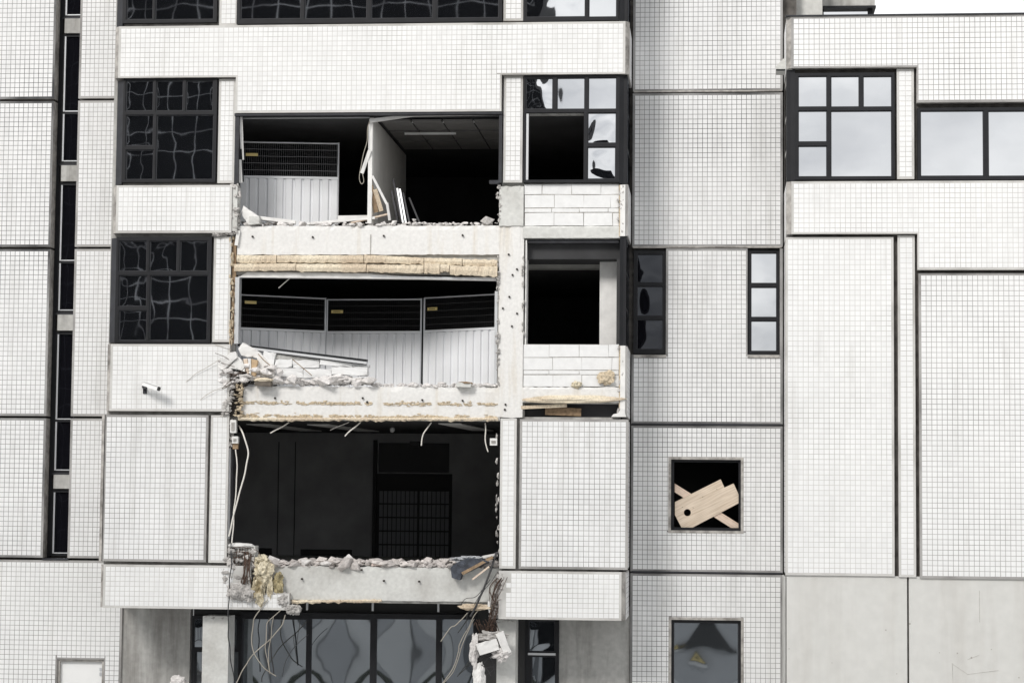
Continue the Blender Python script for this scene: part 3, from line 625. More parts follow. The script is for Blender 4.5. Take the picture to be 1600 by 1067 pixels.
# cavity below with slumped boards
lump('insulation_board', P(893, 624, .06), (2.0, .14, .16), TAN, B, 3, .22, 4)
part(MB().box(P(818, 640, .5).x, P(967, 640, .5).x, .5, .6, zt(655, .5), zt(628, .5)), 'cavity_lining', WOODD)
part(MB().obox(P(850, 635, .15), (.95, .06, .07), (0, math.radians(-3), 0)), 'insulation_board', TAN)
part(MB().obox(P(880, 643, .3), (.75, .06, .16), (0, math.radians(2), 0)), 'insulation_board', WOODD)
lump('insulation_tuft', P(947, 591, .1), (.34, .14, .3), TANRES, B, 6, .5)
lump('insulation_tuft', P(900, 601, .1), (.2, .12, .14), WOOL, B, 7, .5)
# ---------------------------------------------------------------- insulation boards over the fenced bay
def board(px4, Y, th, m, seed, name='insulation_board'):
    (xa, ya0, ya1), (xb, yb0, yb1) = px4; mb = MB(); n = 26; vs = []; fs = []
    for i in range(n + 1):
        f = i / n; x = xa + (xb - xa) * f; t, b = ya0 + (yb0 - ya0) * f, ya1 + (yb1 - ya1) * f
        p, q = P(x, t, Y), P(x, b, Y)
        jt = .02 * mnoise.noise(Vector((x * .15, seed, 0))); jb = .035 * (mnoise.noise(Vector((x * .12, seed, 5))) + .6 * mnoise.noise(Vector((x * .5, seed, 2))))
        yj = .018 * mnoise.noise(Vector((x * .2, seed, 9))); m_ = (p.z + q.z) / 2
        vs += [(p.x, Y + yj, q.z + jb), (p.x, Y + yj - .02 * (1 + mnoise.noise(Vector((x * .3, seed, 3)))), m_), (p.x, Y + yj, p.z + jt), (p.x, Y + th, p.z + jt), (p.x, Y + th, q.z + jb)]
    for i in range(n):
        for j in range(5): fs.append((i * 5 + j, (i + 1) * 5 + j, (i + 1) * 5 + (j + 1) % 5, i * 5 + (j + 1) % 5))
    fs += [(0, 1, 2, 3, 4), tuple(n * 5 + k for k in (4, 3, 2, 1, 0))]
    return part(mb.add(vs, fs), name, m)
for k, (a, b) in enumerate((((370, 399, 411), (432, 399, 411)), ((433, 399, 410), (568, 399, 411)), ((569, 398, 410), (662, 403, 413)), ((663, 403, 413), (722, 404, 414)), ((723, 405, 415), (777, 406, 416)),
                            ((366, 412.5, 423.5), (462, 411.5, 422.5)), ((463, 412.5, 424), (572, 412.5, 425)), ((573, 413.5, 424.5), (662, 414, 427)), ((663, 411, 427), (687, 412, 428)), ((688, 413, 424), (702, 414, 425)), ((703, 415, 429), (777, 416, 432)))):
    board((a, b), .115 if k < 5 else .05, .16, TAN, k)
part(MB().prism([(p.x, p.z) for p in (P(372, 431), P(384, 424), P(570, 426), P(650, 432), P(772, 432), P(775, 437), P(650, 434.5), P(372, 432))], .16, .34), 'lintel_trim', PLAST)
part(MB().box(P(373, 430, .2).x, P(577, 430, .2).x, .17, .3, zt(434, .2), zt(431.5, .2)), 'lintel_trim', ALU)
part(MB().obox(P(674, 434, .2), (2.55, .1, .03), (0, math.radians(1.3), 0)), 'lintel_trim', ALU)
r = R(366.5, 433, 373, 537, .15); part(MB().box(r[0], r[1], .15, .4, r[2], r[3]), 'torn_window_frame', ALU, label='pale metal frame left standing in the fenced bay')
r = R(772.5, 455, 777, 600, .2); part(MB().box(r[0], r[1], .2, .35, r[2], r[3]), 'torn_window_frame', ALU)
def residue(yc, amp, n_, thin):
    mb = MB()
    for k in range(n_):
        x = random.uniform(373, 777); v = mnoise.noise(Vector((x * .045, yc, 0))) + .5 * mnoise.noise(Vector((x * .15, yc, 3)))
        if v < -.25: continue
        y = yc + (x - 373) * .006 + v * 2.5 + random.gauss(0, amp); chunk(mb, P(x, y, YC - .008), (random.uniform(.04, .16), .03, random.uniform(.015, thin)))
    part(mb, 'adhesive_residue', TANRES, kind='stuff')
residue(629, 1.2, 420, .05); residue(649.5, 1.5, 560, .06)
for k, (a, b) in enumerate(((372, 455), (452, 530), (528, 592), (590, 655), (652, 720), (716, 778))): board(((a, 652, 656.5 + k % 2), (b, 652.5, 658 - k % 2)), .07 + .01 * (k % 3), .14, TAN, 30 + k)
board(((456, 937, 943), (532, 937, 941)), .1, .1, TAN, 41); board(((531, 937, 941), (596, 936, 941)), .12, .1, TAN, 42)
# tan plaster fringe down the left of the fenced bay
mb = MB()
for k in range(46):
    y = random.uniform(372, 535); chunk(mb, P(random.uniform(359, 364.5), y, .12), (.05, .1, random.uniform(.06, .22)), (0, random.uniform(-.2, .2), 0))
part(mb, 'torn_edge', TANRES, kind='stuff')
part(MB().box(P(359.5, 450).x, P(365.5, 450).x, .16, .35, zt(536), zt(368)), 'torn_edge_backing', WOODD)
mb = MB()
for k in range(60): chunk(mb, P(random.uniform(363, 376) - (k % 3) * 1.5, random.uniform(289, 366), random.uniform(.02, .2)), (random.uniform(.05, .17), .12, random.uniform(.05, .18)))
part(mb, 'broken_edge', BROKE, kind='stuff')
part(MB().box(P(362, 326).x, P(370, 326).x, .03, .35, zt(360), zt(289)), 'broken_edge_core', CONC)
mb = MB()
for k in range(46): chunk(mb, P(random.uniform(332, 372), random.uniform(362, 368), random.uniform(.02, .1)), (random.uniform(.05, .16), .1, random.uniform(.03, .07)))
part(mb, 'broken_edge', BROKE, kind='stuff')
part(MB().obox(P(371, 372, .1), (.07, .04, .32), (0, math.radians(8), 0)), 'plaster_strip', PLAST)
# torn edges on the column
mb = MB()
for y in (430, 440, 525, 535, 548):
    for k in range(5): chunk(mb, P(776 + random.uniform(-3, 4), y + random.uniform(-5, 5), .1), (.07, .08, .06))
for k in range(40): chunk(mb, P(random.uniform(776.5, 780.5), random.uniform(400, 600), .12), (.04, .08, random.uniform(.04, .16)))
for k in range(26): chunk(mb, P(random.uniform(776, 783), random.uniform(289, 345), .12), (.06, .08, random.uniform(.04, .12)))
for k in range(20): chunk(mb, P(random.uniform(815.5, 819), random.uniform(400, 535), .11), (.04, .08, random.uniform(.04, .2)))
part(mb, 'broken_edge', BROKE, kind='stuff')
# cracked left corner between fenced bay and the tiles (y 598-650)
part(MB().prism([(p.x, p.z) for p in (P(366, 590), P(380, 590), P(378, 620), P(372, 650), P(352, 651), P(358, 625))], .12, .34), 'crack_backing', CRACKD)
mb = MB(); mb2 = MB()
for k in range(60):
    y = random.uniform(596, 650); xm = 366 - (y - 596) * .14; chunk(mb, P(xm - random.uniform(0, 13), y, random.uniform(.0, .1)), (random.uniform(.08, .2), .14, random.uniform(.06, .14)), (random.uniform(-.4, .4), random.uniform(-.4, .4), 0))
for k in range(40):
    y = random.uniform(600, 650); xm = 372 - (y - 596) * .05; chunk(mb2, P(xm + random.uniform(-2, 8), y, random.uniform(.03, .1)), (random.uniform(.05, .15), .12, random.uniform(.04, .1)))
part(mb, 'broken_edge', BROKE, kind='stuff'); part(mb2, 'broken_edge', TANRES, kind='stuff')
mb = MB()
for k in range(26): chunk(mb, P(random.uniform(356, 400), random.uniform(578, 602), random.uniform(.1, .25)), (random.uniform(.1, .3), .2, random.uniform(.08, .18)))
part(mb, 'dark_rubble', mat('dark_rubble', (.10, .095, .09), 1, nscale=12, namt=.6, bump=.8, bscale=40, island=.5), kind='stuff')  # rubble in a mottled near-black tone
# lower left corner: smashed column head with its reinforcement
part(MB().box(P(352, 870).x, P(396, 870).x, .16, .5, zt(905), zt(857)), 'column_stub', CONC)
lump('column_stub_cap', P(374, 852.5, .22), (.64, .34, .14), PLAST, B, 11, .12, 3)
mb = MB()
for k in range(70): chunk(mb, P(random.uniform(350, 398), random.uniform(858, 925), random.uniform(.0, .16)), (random.uniform(.08, .26), .16, random.uniform(.07, .22)))
for k in range(24): chunk(mb, P(random.uniform(330, 352), random.uniform(886, 890), .03), (random.uniform(.08, .2), .08, .05))
part(mb, 'broken_edge', BROKE, kind='stuff')
lump('loose_concrete_lump', P(372, 925, -.03), (.40, .26, .34), BROKE, B, 12, .45, 4); lump('loose_concrete_lump', P(389, 928, -.05), (.30, .24, .32), BROKE, B, 13, .45, 4)
lump('loose_concrete_lump', P(443, 938, .06), (.26, .22, .24), BROKE, B, 14, .45, 4); lump('loose_concrete_lump', P(458, 952, .04), (.30, .24, .22), BROKE, B, 15, .45, 4); lump('loose_concrete_lump', P(427, 928, .08), (.30, .16, .2), BROKE, B, 16, .45, 4)
for k in range(9):
    x = 362 + k * 4.2; part(MB().tube(spline([P(x, 851 + random.uniform(2, 8), .07), P(x + random.uniform(-2, 2), 875, .04), P(x + random.uniform(-3, 4), 905, .0)]), .008), 'rebar', RUST)
for k in range(7):
    y = 856 + k * 7; part(MB().tube(spline([P(362 + random.uniform(-3, 6), y, .05), P(378, y + random.uniform(-2, 2), .03), P(396 + random.uniform(-4, 4), y + random.uniform(-3, 3), .06)]), .007), 'rebar', RUST)
for k in range(10):
    x = 384 + random.uniform(-6, 10); part(MB().tube(spline([P(x, 862, .05), P(x + random.uniform(-5, 5), 885, -.06), P(x + random.uniform(-12, 6), 912, -.03)]), .009), 'rebar', RUST)
part(MB().tube(spline([P(396, 858, 0), P(402, 860, -.05), P(408, 869, -.05)]), .006), 'rebar', RUST)
# lower right corner: torn tile edge and bundle of bars
mb = MB()
for k in range(46): 
    y = random.uniform(893, 968); chunk(mb, P(778 + (925 - y) * .12 + random.uniform(-6, 6), y, random.uniform(.02, .14)), (random.uniform(.07, .2), .14, random.uniform(.06, .2)))
part(mb, 'broken_edge', BROKE, kind='stuff')
part(MB().prism([(p.x, p.z) for p in (P(776, 893), P(800, 893), P(790, 910), P(779, 945), P(778, 966), P(768, 966), P(766, 938))], .1, .3), 'broken_edge_core', CONC)
part(MB().prism([(p.x, p.z) for p in (P(776, 893.5), P(799, 893), P(796, 896.5), P(778, 896))], .02, .14), 'crack', CRACKD)
for k in range(15):
    a = random.uniform(0, 1); part(MB().tube(spline([P(790 - 20 * a + 6, 896 + 6 * a, .03), P(783 - 20 * a, 918 + 8 * random.random(), -.03 - .1 * random.random()), P(779 - 14 * random.random(), 950, -.12 * random.random()), P(766 + 12 * random.random() - 8, 985, -.05)], 5), .0055, 5), 'rebar', RUST)
for k in range(14):
    x = 742 + k * 2.4; part(MB().tube(spline([P(x + 8, 990, .05), P(x + 2, 978 + random.uniform(-6, 4), -.04), P(x - 2 + random.uniform(-3, 3), 968 + random.uniform(-8, 10), -.1)]), .008), 'rebar', RUST)
# ---------------------------------------------------------------- inside the upper torn bay
prt = MB(); prt.box(P(577, 260, .35).x, P(583, 260, .35).x, .35, 5.4, zt(349.5), zt(178)); part(prt, 'partition_wall', WALLIN, label='pale partition wall with its torn end')
part(MB().box(P(575.5, 260, .3).x, P(582, 260, .3).x, .26, .345, zt(346), zt(186)), 'partition_end', PLAST)
zc = zt(178) - .01
cp = MB()
for i in range(3):
    for j in range(4):
        cp.box(P(590, 190).x + j * .66, P(590, 190).x + j * .66 + .63, .5 + i * 1.3, .5 + i * 1.3 + 1.1, zc - .05, zc - .01)
part(cp, 'ceiling_panel', mat('grey_ceiling_panel', (.15, .145, .14), .9, nscale=2, namt=.2))
for x0, x1, Yv, y in ((622, 700, .7, 189.5), (717, 781, .7, 189.5), (632, 712, 1.9, 208)):
    part(MB().box(P(x0, y, Yv).x, P(x1, y, Yv).x, Yv, Yv + .06, zt(y + 1.5, Yv), zt(y - 1.5, Yv)), 'pale_ceiling_strip', WHITE)  # pale bars stand in for lit gaps at the ceiling panel edges
part(MB().prism([(p.x, p.z) for p in (P(577, 186, .2), P(640, 179, .2), P(780, 178, .2), P(780, 180, .2), P(645, 182, .2), P(577, 192, .2))], .2, .26), 'ceiling_trim', PLAST)
part(MB().box(P(380, 183, .3).x, P(577, 183, .3).x, .3, .34, zt(183.2, .3), zt(181.6, .3)), 'ceiling_trim', ALU)
part(MB().bar(P(374.5, 184, .2), P(379, 284, .22), .05, .08), 'torn_window_frame', FRAME)
part(MB().bar(P(376.5, 183, .16), P(379, 250, .2), .06, .04), 'plaster_strip', PLAST)
part(MB().bar(P(374.5, 250, .16), P(376.5, 286, .18), .07, .05), 'plaster_strip', PLAST)
# inside the lowest torn bay
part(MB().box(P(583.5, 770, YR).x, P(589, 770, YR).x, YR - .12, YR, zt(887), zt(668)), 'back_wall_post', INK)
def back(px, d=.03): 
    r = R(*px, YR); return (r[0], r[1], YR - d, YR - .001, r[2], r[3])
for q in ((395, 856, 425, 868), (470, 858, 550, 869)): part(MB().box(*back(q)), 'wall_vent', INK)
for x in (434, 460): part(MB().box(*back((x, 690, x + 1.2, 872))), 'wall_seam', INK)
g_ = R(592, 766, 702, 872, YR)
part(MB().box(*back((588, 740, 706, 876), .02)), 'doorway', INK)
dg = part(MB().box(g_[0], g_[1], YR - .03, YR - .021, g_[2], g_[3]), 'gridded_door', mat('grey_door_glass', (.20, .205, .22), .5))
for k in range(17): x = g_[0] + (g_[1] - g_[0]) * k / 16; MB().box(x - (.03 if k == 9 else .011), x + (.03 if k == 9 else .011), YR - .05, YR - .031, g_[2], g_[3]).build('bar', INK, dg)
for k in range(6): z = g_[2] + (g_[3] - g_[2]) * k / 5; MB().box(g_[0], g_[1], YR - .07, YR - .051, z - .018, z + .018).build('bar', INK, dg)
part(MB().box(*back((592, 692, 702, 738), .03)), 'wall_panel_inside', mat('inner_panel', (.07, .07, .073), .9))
for k, (a, b) in enumerate((((385, 660, 3), (470, 678, 7)), ((480, 658, 3), (560, 682, 7)), ((685, 660, 2), (738, 683, 6)))):
    p, q = P(*a[:2], a[2]), P(*b[:2], b[2]); z = zt(655) - .03
    part(MB().add([(p.x, p.y, z), (p.x + .5, p.y, z), (q.x + .5, q.y, z), (q.x, q.y, z), (p.x, p.y, z + .02), (p.x + .5, p.y, z + .02), (q.x + .5, q.y, z + .02), (q.x, q.y, z + .02)], [(0, 1, 2, 3), (7, 6, 5, 4), (0, 4, 5, 1), (1, 5, 6, 2), (2, 6, 7, 3), (3, 7, 4, 0)]), 'pale_ceiling_strip', PLAST)  # slanting light panels on the lowest ceiling
part(MB().box(P(640, 690, 6).x, P(655, 690, 6).x, 6, 6.3, zt(698, 6), zt(690, 6)), 'ceiling_box', INK)
lump('ceiling_lamp', P(613, 671, 5), (.12, .12, .14), WHITE, B, 20, .05, 2)
# jamb leftovers, boxes at both sides of the lowest bay
mb = MB()
for k in range(36): chunk(mb, P(random.uniform(357, 363), random.uniform(655, 700), random.uniform(.1, .2)), (random.uniform(.05, .12), .12, random.uniform(.06, .16)))
for k in range(24): chunk(mb, P(random.uniform(775, 780), random.uniform(660, 880), random.uniform(.1, .2)), (random.uniform(.04, .08), .1, random.uniform(.06, .2)))
part(mb, 'broken_edge', BROKE, kind='stuff')
part(MB().box(P(357.5, 775).x, P(360, 775).x, .2, .34, zt(850), zt(700)), 'torn_window_frame', FRAME2); part(MB().box(P(353.8, 775).x, P(357, 775).x, .12, .24, zt(846), zt(703)), 'torn_window_frame', ALU)
for (x, y, w_, hh) in ((367, 687, 9, 11), (364, 666, 9, 20), (771, 690, 11, 11)):
    r = R(x - w_ / 2, y - hh / 2, x + w_ / 2, y + hh / 2, .06); o = part(MB().box(r[0], r[1], .06, .2, r[2], r[3]), 'junction_box', PLAST)
    MB().box(r[0] + .03, r[1] - .03, .045, .059, r[2] + .04, r[3] - .05).build('box_cover', EDGE, o)
part(MB().box(P(362, 697).x, P(370, 697).x, .1, .2, zt(704), zt(693)), 'junction_box', WOODD)

# ================================================================ loose things
# ---- site fence panels
def fence(a, b, zbase, H, sheetH, label, plate, npx, pz, tall=None):
    """a, b: ground ends (x, y); frame tubes, ribbed sheet below, wires above"""
    A, Bv = Vector((a[0], a[1], zbase)), Vector((b[0], b[1], zbase)); d = (Bv - A); Ln = d.length; d.normalize(); nn = Vector((d.y, -d.x, 0)); Z = Vector((0, 0, 1))
    t = thing('fence_panel', tuple((A + Bv) / 2), label, 'site fence', 'mobile site fence panels in the torn bays')
    fm = MB(); q = lambda u, z, o=0: A + d * u + Z * z + nn * o
    MB().tube([q(0, 0), q(0, H)], .021, 8).build('upright', STEEL, t); fm.tube([q(Ln, 0), q(Ln, H + .02)], .021, 8); fm.build('upright', STEEL, t)
    MB().tube([q(0, H), q(Ln, H)], .019, 8).build('top_rail', STEEL, t)
    MB().bar(q(0, sheetH), q(Ln, sheetH), .05, .05).build('middle_rail', SHEET, t)
    MB().bar(q(0, .06), q(Ln, .06), .06, .05).build('bottom_rail', SHEET, t)
    sh = MB(); pitch = .196; n = int(Ln / pitch) + 1; prof = []
    for k in range(n):
        for u, o in ((0, .0), (.62, 0), (.70, -.034), (.92, -.034)): prof.append((min((k + u) * pitch, Ln), o))
    vs = []; 
    for u, o in prof: vs += [q(u, .07, o + .02), q(u, sheetH - .03, o + .02)]
    sh.add(vs, [(2 * i, 2 * i + 2, 2 * i + 3, 2 * i + 1) for i in range(len(prof) - 1)]).build('ribbed_sheet', SHEET, t)
    wm = MB(); nv = int(Ln / .045)
    for k in range(1, nv): u = Ln * k / nv; wm.bar(q(u, sheetH), q(u, H), .0035, .0035)
    WG = WIREG2 if plate or npx > .15 else WIREG; wm.build('wire_mesh', WG, t, kind='stuff')
    hz = MB(); nh = 4
    for k in range(1, nh + 1): z = sheetH + (H - sheetH) * k / (nh + 1); MB().bar(q(.02, z, .006), q(Ln - .02, z, .006), .0065, .005).build('cross_wire', WG, t)
    pl = MB(); u0 = npx
    pl.add([q(u0, pz, .03), q(u0 + .26, pz, .03), q(u0 + .26, pz + .065, .03), q(u0, pz + .065, .03), q(u0, pz, .02), q(u0 + .26, pz, .02), q(u0 + .26, pz + .065, .02), q(u0, pz + .065, .02)], [(0, 1, 2, 3), (7, 6, 5, 4), (0, 4, 5, 1), (1, 5, 6, 2), (2, 6, 7, 3), (3, 7, 4, 0)])
    p = pl.build('name_plate', YEL, t)
    if plate:
        st = MB()
        for k in range(7):
            e = u0 + .05 + k * .023; st.add([q(e, pz + .022, .032), q(e + .014, pz + .022, .032), q(e + .014, pz + .044, .032), q(e, pz + .044, .032)], [(0, 1, 2, 3)])
        st.build('plate_print', INK, p)
    return t
def fl(px, Y, y): return (P(px, y, Y).x, Y)
z1f = zt(351) + .02
fence(fl(376, 1.2, 300), fl(528, 1.5, 300), z1f + .02, 1.93, 1.17, 'single grey site fence panel in the upper torn bay', False, .10, 1.62)
z2f = zt(605) + .02
fence(fl(366, 1.15, 500), fl(508, 2.1, 500), z2f, 2.02, 1.29, 'left of the three grey fence panels, half behind the fallen sill', False, .22, 1.83)
fence(fl(511, 2.12, 500), fl(658, 2.0, 500), z2f, 2.00, 1.28, 'middle of the three grey fence panels in the fenced bay', True, .10, 1.70)
fence(fl(663, 1.95, 500), fl(782, 1.0, 500), z2f + .02, 2.00, 1.27, 'right of the three grey fence panels, beside the column', True, .10, 1.72)

# ---- boards wedged in the square window
Yb = YB + .12
bp = [(1054.5, 784), (1126, 748.5), (1132, 761.5), (1146, 755), (1148, 758.5), (1154, 772), (1154, 786), (1081, 824.5), (1065, 824.5), (1054.5, 804)]
def holed_board(pts, hc, hr, Y0, Y1, m, name):
    bm = bmesh.new(); P2 = [P(x, y, Y0) for x, y in pts]; c0 = P(*hc, Y0); k = 20; r = hr * PX * 1.037
    ov = [bm.verts.new(p) for p in P2]; oe = [bm.edges.new((ov[i], ov[(i + 1) % len(ov)])) for i in range(len(ov))]
    hv = [bm.verts.new((c0.x + r * math.cos(2 * math.pi * i / k), Y0, c0.z + r * math.sin(2 * math.pi * i / k))) for i in range(k)]; he = [bm.edges.new((hv[i], hv[(i + 1) % k])) for i in range(k)]
    bmesh.ops.triangle_fill(bm, edges=oe + he, use_beauty=True)
    bad = [f for f in bm.faces if all(v in set(hv) for v in f.verts)]; bmesh.ops.delete(bm, geom=bad, context='FACES_ONLY')
    e = bmesh.ops.extrude_face_region(bm, geom=bm.faces[:]); bmesh.ops.translate(bm, verts=[g for g in e['geom'] if isinstance(g, bmesh.types.BMVert)], vec=(0, Y1 - Y0, 0))
    bmesh.ops.recalc_face_normals(bm, faces=bm.faces)
    me = bpy.data.meshes.new(name); bm.to_mesh(me); bm.free(); me.materials.append(m); o = bpy.data.objects.new(name, me); COL.objects.link(o); return o
_b = holed_board(bp, (1074, 800.5), 5.5, Yb, Yb + .02, WOOD, 'plywood_board')
for x, y in ((1083, 793), (1149, 760), (1066, 792), (1098, 776), (1120, 764)):
    p = P(x, y, Yb); nl = MB().prism([(p.x + .008 * math.cos(k), p.z + .008 * math.sin(k)) for k in np.arange(0, 6.28, 1.05)], Yb - .004, Yb + .01).build('nail', INK, _b)
tag(_b, 'notched pale plywood board with a round hole, in the square window', 'board')
o = MB().prism([(p.x, p.z) for p in (P(1054, 755, Yb), P(1154, 817.5, Yb), P(1154, 825.5, Yb), P(1144, 825.5, Yb), P(1054, 768.5, Yb))], Yb + .022, Yb + .06).build('pine_batten', WOOD3)
tag(o, 'narrow pine batten crossing behind the plywood board', 'plank')
# ---- camera on the tiles
p0 = P(226, 609); t = thing('security_camera', tuple(p0), 'white security camera on the tiles left of the fenced bay', 'security camera')
MB().box(p0.x - .03, p0.x + .05, -.03, -.006, p0.z - .08, p0.z + .09).build('wall_plate', FRAME2, t)
MB().bar(p0 + Vector((.01, -.03, .02)), p0 + Vector((.03, -.24, .06)), .05, .05).build('bracket', FRAME2, t)
a, b = P(222, 598, -.26), P(249, 607, -.34)
d = (b - a).normalized()
MB().bar(a + d * .03 + Vector((0, 0, -.01)), b - d * .03 + Vector((0, 0, -.01)), .085, .10).build('housing', WHITE, t)
MB().bar(a + Vector((0, 0, .045)), b + d * .03 + Vector((0, 0, .045)), .012, .15).build('sun_shield', WHITE, t)
MB().tube([b - d * .035 + Vector((0, 0, -.01)), b + d * .01 + Vector((0, 0, -.01))], .042, 10).build('lens', INK, t)

# ---- cables and wires
def cable(pts, r, m, label, cat='cable', name='hanging_cable', group=None):
    sp = spline([P(*q) for q in pts], 7); sd = random.random() * 50; kk = .035 if r < .016 else .012
    sp = [p + kk * Vector((mnoise.noise(p * 3 + Vector((sd, 0, 0))), mnoise.noise(p * 3 + Vector((0, sd, 0))), .5 * mnoise.noise(p * 3 + Vector((0, 0, sd))))) for p in sp]
    o = MB().tube(sp, r, 6).build(name, m, smooth=True); return tag(o, label, cat, group)
cable([(373, 665, .3), (381, 680, .1), (387.5, 703, .08), (386, 722, .05), (378, 756, .03), (369, 790, .02), (361, 822, .02), (357.5, 838, .03)], .018, WIREW, 'thick white cable curving across the left jamb of the lowest bay')
cable([(368.5, 702, .12), (369.5, 740, .08), (366.5, 800, .05), (363, 840, .03), (361.5, 850, .02)], .014, WIREW, 'straight white cable running down the left jamb into the column stub')
cable([(361.5, 848, .01), (361, 880, -.05), (358.5, 925, -.06), (357, 960, -.06), (357.5, 1000, .1), (362, 1035, .2), (366, 1062, .3)], .012, WIRED, 'dark cable hanging over the left tiles down past the concrete column')
cable([(418, 936, -.05), (402, 960, .0), (394.5, 975, .05), (393.5, 1000, .1), (399, 1022, .1), (412, 1043, .15), (432, 1056, .2)], .011, WIRET, 'looping pale wire, leftmost below the broken spandrel', group=None)
cable([(440, 952, .0), (425, 964, .05), (417, 976, .1), (417.5, 1000, .1), (414.5, 1015, .1), (421, 1050, .15)], .009, WIRET, 'kinked thin wire dangling between the pale loop and the crossing wire')
cable([(446, 960, .0), (440, 976, .05), (425, 995, .1), (405, 1013, .1), (385, 1036, .15), (369, 1067, .2), (366, 1080, .2)], .011, WIRET, 'long pale wire crossing down to the left in front of the ground window')
cable([(427, 962, .05), (424, 985, .08), (420, 1010, .1), (419, 1030, .1), (422, 1052, .12)], .007, WIRET, 'very thin wire twisted beside the kinked one')
cable([(420, 964, .3), (423, 1010, .3), (427, 1053, .3)], .014, WIRED, 'straight black rod hanging among the pale wires', 'rod')
cable([(482, 990, .5), (465, 1006, .4), (448, 1030, .3), (440, 1057, .3)], .006, WIRED, 'thin dark wire slanting before the first wide pane')
cable([(776, 862, .02), (764, 898, -.08), (752, 928, -.12), (742, 950, -.12), (735, 963, -.1)], .022, WIRED, 'stiff dark conduit leaning out of the lowest bay beside the felt', 'conduit', 'conduit')
cable([(730, 957, .0), (712, 976, .05), (702, 981, .05), (688, 1002, .1)], .010, WIRET, 'pale wire bent to the left under the grey beam')
cable([(752, 948, .0), (738, 968, .0), (727, 990, .05), (717, 1008, .08), (716, 1018, .1), (706, 1045, .1), (688, 1072, .1)], .009, WIRET, 'long slack wire falling from the broken right corner')
cable([(742, 966, .0), (729, 990, .05), (722, 1012, .08), (709, 1047, .1), (690, 1068, .1)], .008, WIRET, 'straighter thin wire right of the long slack one')
cable([(765, 905, .0), (745, 930, -.06), (726, 935, -.05), (719, 946, .0)], .006, WIRED, 'thin black wire hooked over the grey beam')
cable([(775, 895, .0), (758, 920, -.06), (745, 938, -.05), (731, 962, -.02), (728, 985, .0)], .006, WIRED, 'thin black wire trailing beside the conduit')
cable([(733, 1040, .1), (745, 1036, .0), (760, 1044, -.02), (768, 1056, 0)], .008, WIRED, 'short dark wire curled under the dangling rubble')
for k, pts in enumerate(([(453, 659, .35), (438, 668, .3), (424, 677, .3)], [(545, 659, .6), (528, 666, .6), (516, 671, .6)], [(564, 659, .3), (549, 672, .25), (540, 682, .25)], [(673, 660, .3), (664, 675, .25), (660, 686, .25), (658, 696, .25)], [(759.5, 661, .3), (758.5, 680, .25), (761, 695, .25), (764, 706, .25)])):
    cable(pts, .014 if k != 1 else .008, WIREW, ['short white wire under the ceiling edge, first from the left jamb', 'faint thin wire in the ceiling shade, second from the left', 'white wire slanting left under the middle of the ceiling edge', 'bent white wire hanging before the gridded door', 'white wire hanging beside the right jamb box'][k], group='wires hanging from the lowest ceiling')
cable([(454, 433, .4), (444, 442, .4), (435, 450, .4)], .011, WIREW, 'lone pale wire poking down under the tan insulation')
for k, (pts, lb) in enumerate((([(290, 596, -.02), (318, 577, -.05), (345, 560, -.05)], 'thin wire stretched from the camera tiles to the smashed corner'), ([(313, 625, -.02), (333, 611, -.04), (360, 602, -.03)], 'thin wire slanting up to the cracked corner'), ([(336, 538, -.02), (350, 543, -.03), (362, 546, -.02)], 'short thin wire under the lower gridded window'))):
    cable(pts, .0045, WIRET, lb)
cable([(402, 552, .02), (412, 562, .0), (423, 571, .0)], .008, WOODD, 'rusty wire bent over the smashed corner slab', 'wire', 'rusty_wire')
cable([(457, 562, .05), (473, 574, .05), (487, 587, .06)], .008, WOODD, 'rusty wire lying across the fallen white blocks', 'wire', 'rusty_wire')
# ---- smashed corner beside the fenced bay
def roughen(o, amp=.012, cuts=3, freq=9):
    """chip and fray a clean block: subdivide, then push the edges in by noise"""
    bm = bmesh.new(); bm.from_mesh(o.data); bmesh.ops.triangulate(bm, faces=bm.faces); bmesh.ops.subdivide_edges(bm, edges=bm.edges, cuts=cuts, use_grid_fill=True)
    sharp = {v for e in bm.edges if len(e.link_faces) == 2 and e.calc_face_angle(0) > .5 for v in e.verts}
    bm.normal_update(); mv = []
    for v in bm.verts:
        q = v.co * freq; k = (2.6 if v in sharp else .8) * amp
        mv.append(v.normal * -k * max(-.3, mnoise.noise(q) + .6 * mnoise.noise(q * 2.7)) )
    for v, d_ in zip(bm.verts, mv): v.co += d_
    bm.to_mesh(o.data); bm.free(); return o
def slabchunk(pts, Y0, Y1, m, name, label, cat, jit=.012):
    return tag(roughen(MB().prism([(P(x, y, Y0).x, P(x, y, Y0).z) for x, y in pts], Y0, Y1, jit=jit).build(name, m), .012 if jit > .005 else .006), label, cat)
slabchunk([(340, 571), (346, 577), (353, 575), (371, 559), (367, 549), (360, 551)], -.1, .08, PLAST, 'wall_fragment', 'white oblong wall fragment sticking out left of the smashed corner', 'rubble')
slabchunk([(354, 576), (372, 558), (379, 565), (384, 582), (375, 579), (366, 576)], -.05, .1, PLAST, 'wall_fragment', 'white fan-shaped fragment below the oblong one', 'rubble')
slabchunk([(373, 545), (379, 535.5), (389, 541), (406, 550), (418, 566), (427, 573), (428, 590), (404, 588), (402, 560), (386, 557), (377, 556)], .05, .25, PLAST, 'wall_fragment', 'largest white slab leaning at the smashed corner', 'rubble')
slabchunk([(380, 561), (386, 560), (391, 583), (386, 584)], -.06, .1, WOOD2, 'timber_block', 'thin pale batten end in the smashed corner', 'timber', .004)
slabchunk([(387, 560), (392, 560.5), (392, 585), (389, 584)], -.08, .1, PLAST, 'timber_block', 'white painted batten between two brown ones', 'timber', .003)
slabchunk([(393, 561), (402, 563), (399, 588), (392.5, 586)], -.07, .1, mat('brown_timber', (.50, .36, .22), .8, nscale=10, namt=.25), 'timber_block', 'brown timber block upright in the smashed corner', 'timber', .004)
